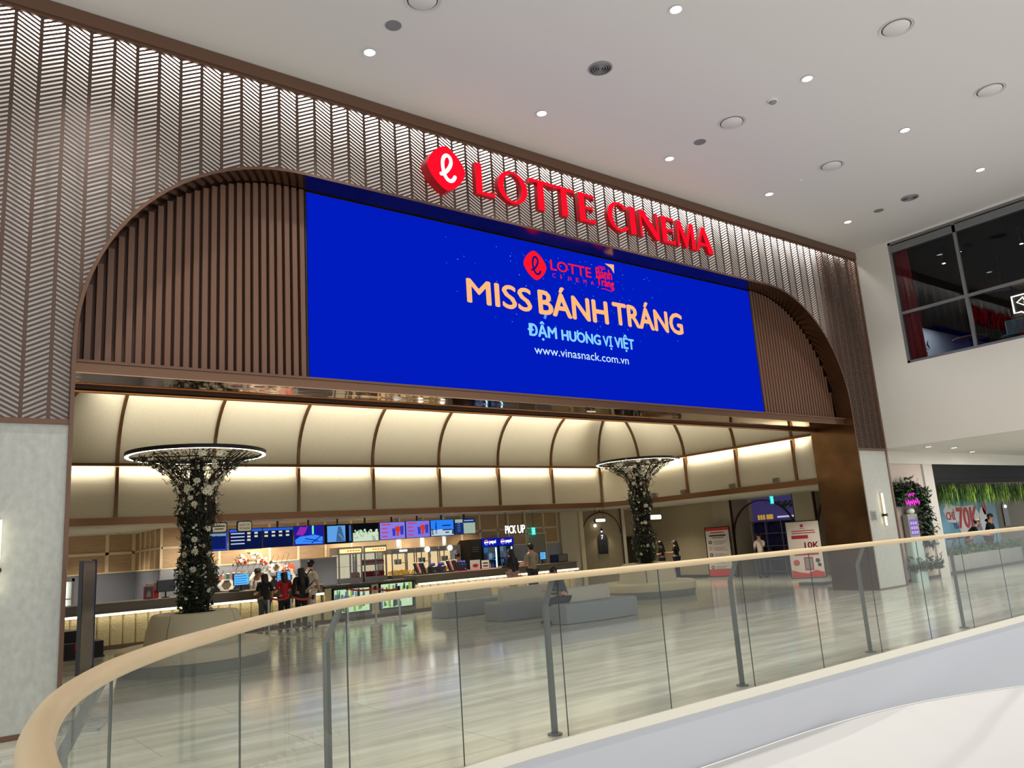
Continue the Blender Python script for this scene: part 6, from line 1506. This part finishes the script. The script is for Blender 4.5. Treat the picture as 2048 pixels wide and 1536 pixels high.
t = thing('pink_neon_sign', 'pink neon handwriting sign in two lines under the leafy archway', 'sign', (24.2, SF-.25, 2.1))
for nm, x0, x1, z, n, a in (('upper_line', 23.85, 24.42, 2.38, 5, .05), ('lower_line', 23.8, 24.6, 2.16, 6, .08)):
    P = [(x0+(x1-x0)*i/(n*6)+.03*math.sin(i*2.1+.4), SF-.26, z+.04*(i/(n*6))+1.25*a*math.sin(i*1.05)*(1 if (i//6) % 2 else .55)) for i in range(n*6+1)]
    MB().tube(P, .008, 5).build(nm, emis('neon pink', (255, 40, 200), 3.), t)
MB().box(23.8, 24.62, SF-.245, SF-.23, 2.05, 2.5).build('backing', dark, t)
t = thing('kiosk_screen', 'small lit photo kiosk screen in the leafy archway', 'screen', (24.2, SF-.15, 1.2))
MB().bbox(23.85, 24.5, SF-.22, SF-.02, 0, 1.2, .03).build('cabinet', mat('pale green mirror', (176, 200, 192), .2), t); MB().box(23.9, 24.45, SF-.2, SF-.05, 1.2, 1.85).build('monitor', steel_grey, t)
MB().quad((23.95, SF-.203, 1.26), (24.4, SF-.203, 1.26), (24.4, SF-.203, 1.7), (23.95, SF-.203, 1.7)).build('display', emis('kiosk display', (120, 120, 206), .9), t); m = MB()
for k in range(9): m.quad((23.98+.14*(k % 3), SF-.206, 1.3+.13*(k//3)), (24.08+.14*(k % 3), SF-.206, 1.3+.13*(k//3)), (24.08+.14*(k % 3), SF-.206, 1.38+.13*(k//3)), (23.98+.14*(k % 3), SF-.206, 1.38+.13*(k//3)))
m.build('tiles', emis('kiosk tiles', (230, 180, 220), .9), t); MB().ball((24.2, SF-.15, 1.93), .16, .1, .09, 12, 8).build('white_topper', white_plastic, t, smooth=True)
dl2 = None
for x, y, lab in ((23.98, -.64, 'walkway ceiling downlight nearest the lobby pier'), (25.49, -.66, 'walkway ceiling downlight, middle of three'), (28.0, -.1, 'walkway ceiling downlight nearest the shop fascia')):
    if dl2 is None: dl2 = downlight(x, y, 3.65, lab, None, .09, 8.)
    else: dup(dl2, (x, y, 3.65), None, lab)
t = thing('number_plaque', 'black arched plaque deep inside the garden shop', 'sign', (38.0, 3.2, 1.0))
P = [(37.8, 3.16, 1.15), (38.3, 3.16, 1.15), (38.3, 3.16, 1.9)]+[(38.05+.25*math.cos(R_(18*k)), 3.16, 1.9+.22*math.sin(R_(18*k))) for k in range(1, 10)]+[(37.8, 3.16, 1.9)]
MB().prism(P, (0, .05, 0)).build('plaque', dark_gloss, t); MB().ball((38.05, 3.15, 1.95), .07).build('lit_mark', emis('plaque white', (255, 255, 255), 1.4), t)
area('shop light', (30, 1.6, 3.15), (0, 0, 0), 7, 1.2, 16, (1, .98, .92)); area('foliage light', (31, .62, 2.72), (0, 0, 0), 9, .05, 10, (.95, 1, .8))
# ================================================================== light
w = bpy.data.worlds.new('world'); SC.world = w; w.use_nodes = True
w.node_tree.nodes['Background'].inputs[0].default_value = (1, .985, .96, 1); w.node_tree.nodes['Background'].inputs[1].default_value = 1.0
for x in rowA: spot('hall downlight', (x, -1.24, CEIL-.03), 600, (1, .96, .9), 95, .9, .1)
for x in rowB: spot('hall downlight', (x, -4.5, CEIL-.03), 600, (1, .96, .9), 95, .9, .1)
for x in rowA: spot('hall downlight', (x, -8.0, CEIL-.03), 600, (1, .96, .9), 95, .9, .1)
for x, y in ((3.3, -1.24), (3.3, -4.5), (23.9, -8), (27.4, -8)): spot('hall downlight', (x, y, CEIL-.03 if x < 20 else 3.6), 600 if x < 20 else 120, (1, .96, .9), 95, .9, .1)  # unseen lamps without fixtures; left pair added to brighten the floor there
# lattice lightbox: continuous strip at the head
area('lightbox strip', (10.7, .17, 9.28), (0, 0, 0), 24, .12, 560, (1, .98, .96))
# cove lights
area('cove light back', (12.2, 7.6, 5.84), (R_(80), 0, 0), 15, .2, 230, (1, .95, .84), 80)
area('cove light right', (20.0, 4.6, 5.84), (0, R_(-80), 0), .2, 6, 90, (1, .95, .84), 80)
ch = area('cove light corner', (19.87, 7.62, 5.84), (0, 0, 0), .9, .2, 16, (1, .95, .84), 80); ch.rotation_euler = Vector((.8, .57, -.17)).to_track_quat('-Z', 'Y').to_euler()
area('rail strip back', (12.2, 8.95, 4.15), (R_(14), 0, 0), 16.5, .04, 88, WARM2)
area('rail strip right', (21.37, 4.6, 4.15), (0, R_(-14), 0), .04, 6.2, 38, WARM2)
for X, Yy in ((7, 10.9), (9.6, 10.4), (11.7, 10.3), (13.7, 10.2), (15.6, 10.1), (17.7, 10.1)): spot('soffit spot', (X, Yy, 2.86), 195, WARM2, 110, .9, .06)
for X, Yy in ((10, 12.6), (12.8, 12.4), (15.4, 12.2), (17.5, 12.2)): spot('soffit spot', (X, Yy, 2.86), 130, WARM, 120, .9, .06)
for X, Yy in ((24, 8.2), (24.5, 5.6), (25, 10.8), (24.4, 3.0), (5.5, 13), (6, 14.6)): spot('soffit spot', (X, Yy, 2.86), 210, WARM2, 130, .9, .06)
area('tile wash', (9.6, 12.3, 2.1), (R_(60), 0, 0), 4.5, .1, 30, WARM2); area('tile wash', (14.5, 12.3, 2.12), (R_(60), 0, 0), 4, .1, 25, WARM2)
area('walkway fill', (27.5, -2.5, 3.6), (0, 0, 0), 6, 3, 240, (1, .97, .92))  # broad lamp without a fixture, added to brighten the walkway floor
SC.view_settings.view_transform = 'Standard'; SC.view_settings.look = 'None'; SC.view_settings.exposure = 0; SC.view_settings.gamma = 1
cy = SC.cycles
cy.use_denoising = True; cy.max_bounces = 7; cy.diffuse_bounces = 3; cy.glossy_bounces = 4; cy.transmission_bounces = 4; cy.transparent_max_bounces = 14
cy.caustics_reflective = False; cy.caustics_refractive = False; cy.sample_clamp_indirect = 6; cy.use_adaptive_sampling = True; cy.adaptive_threshold = .02
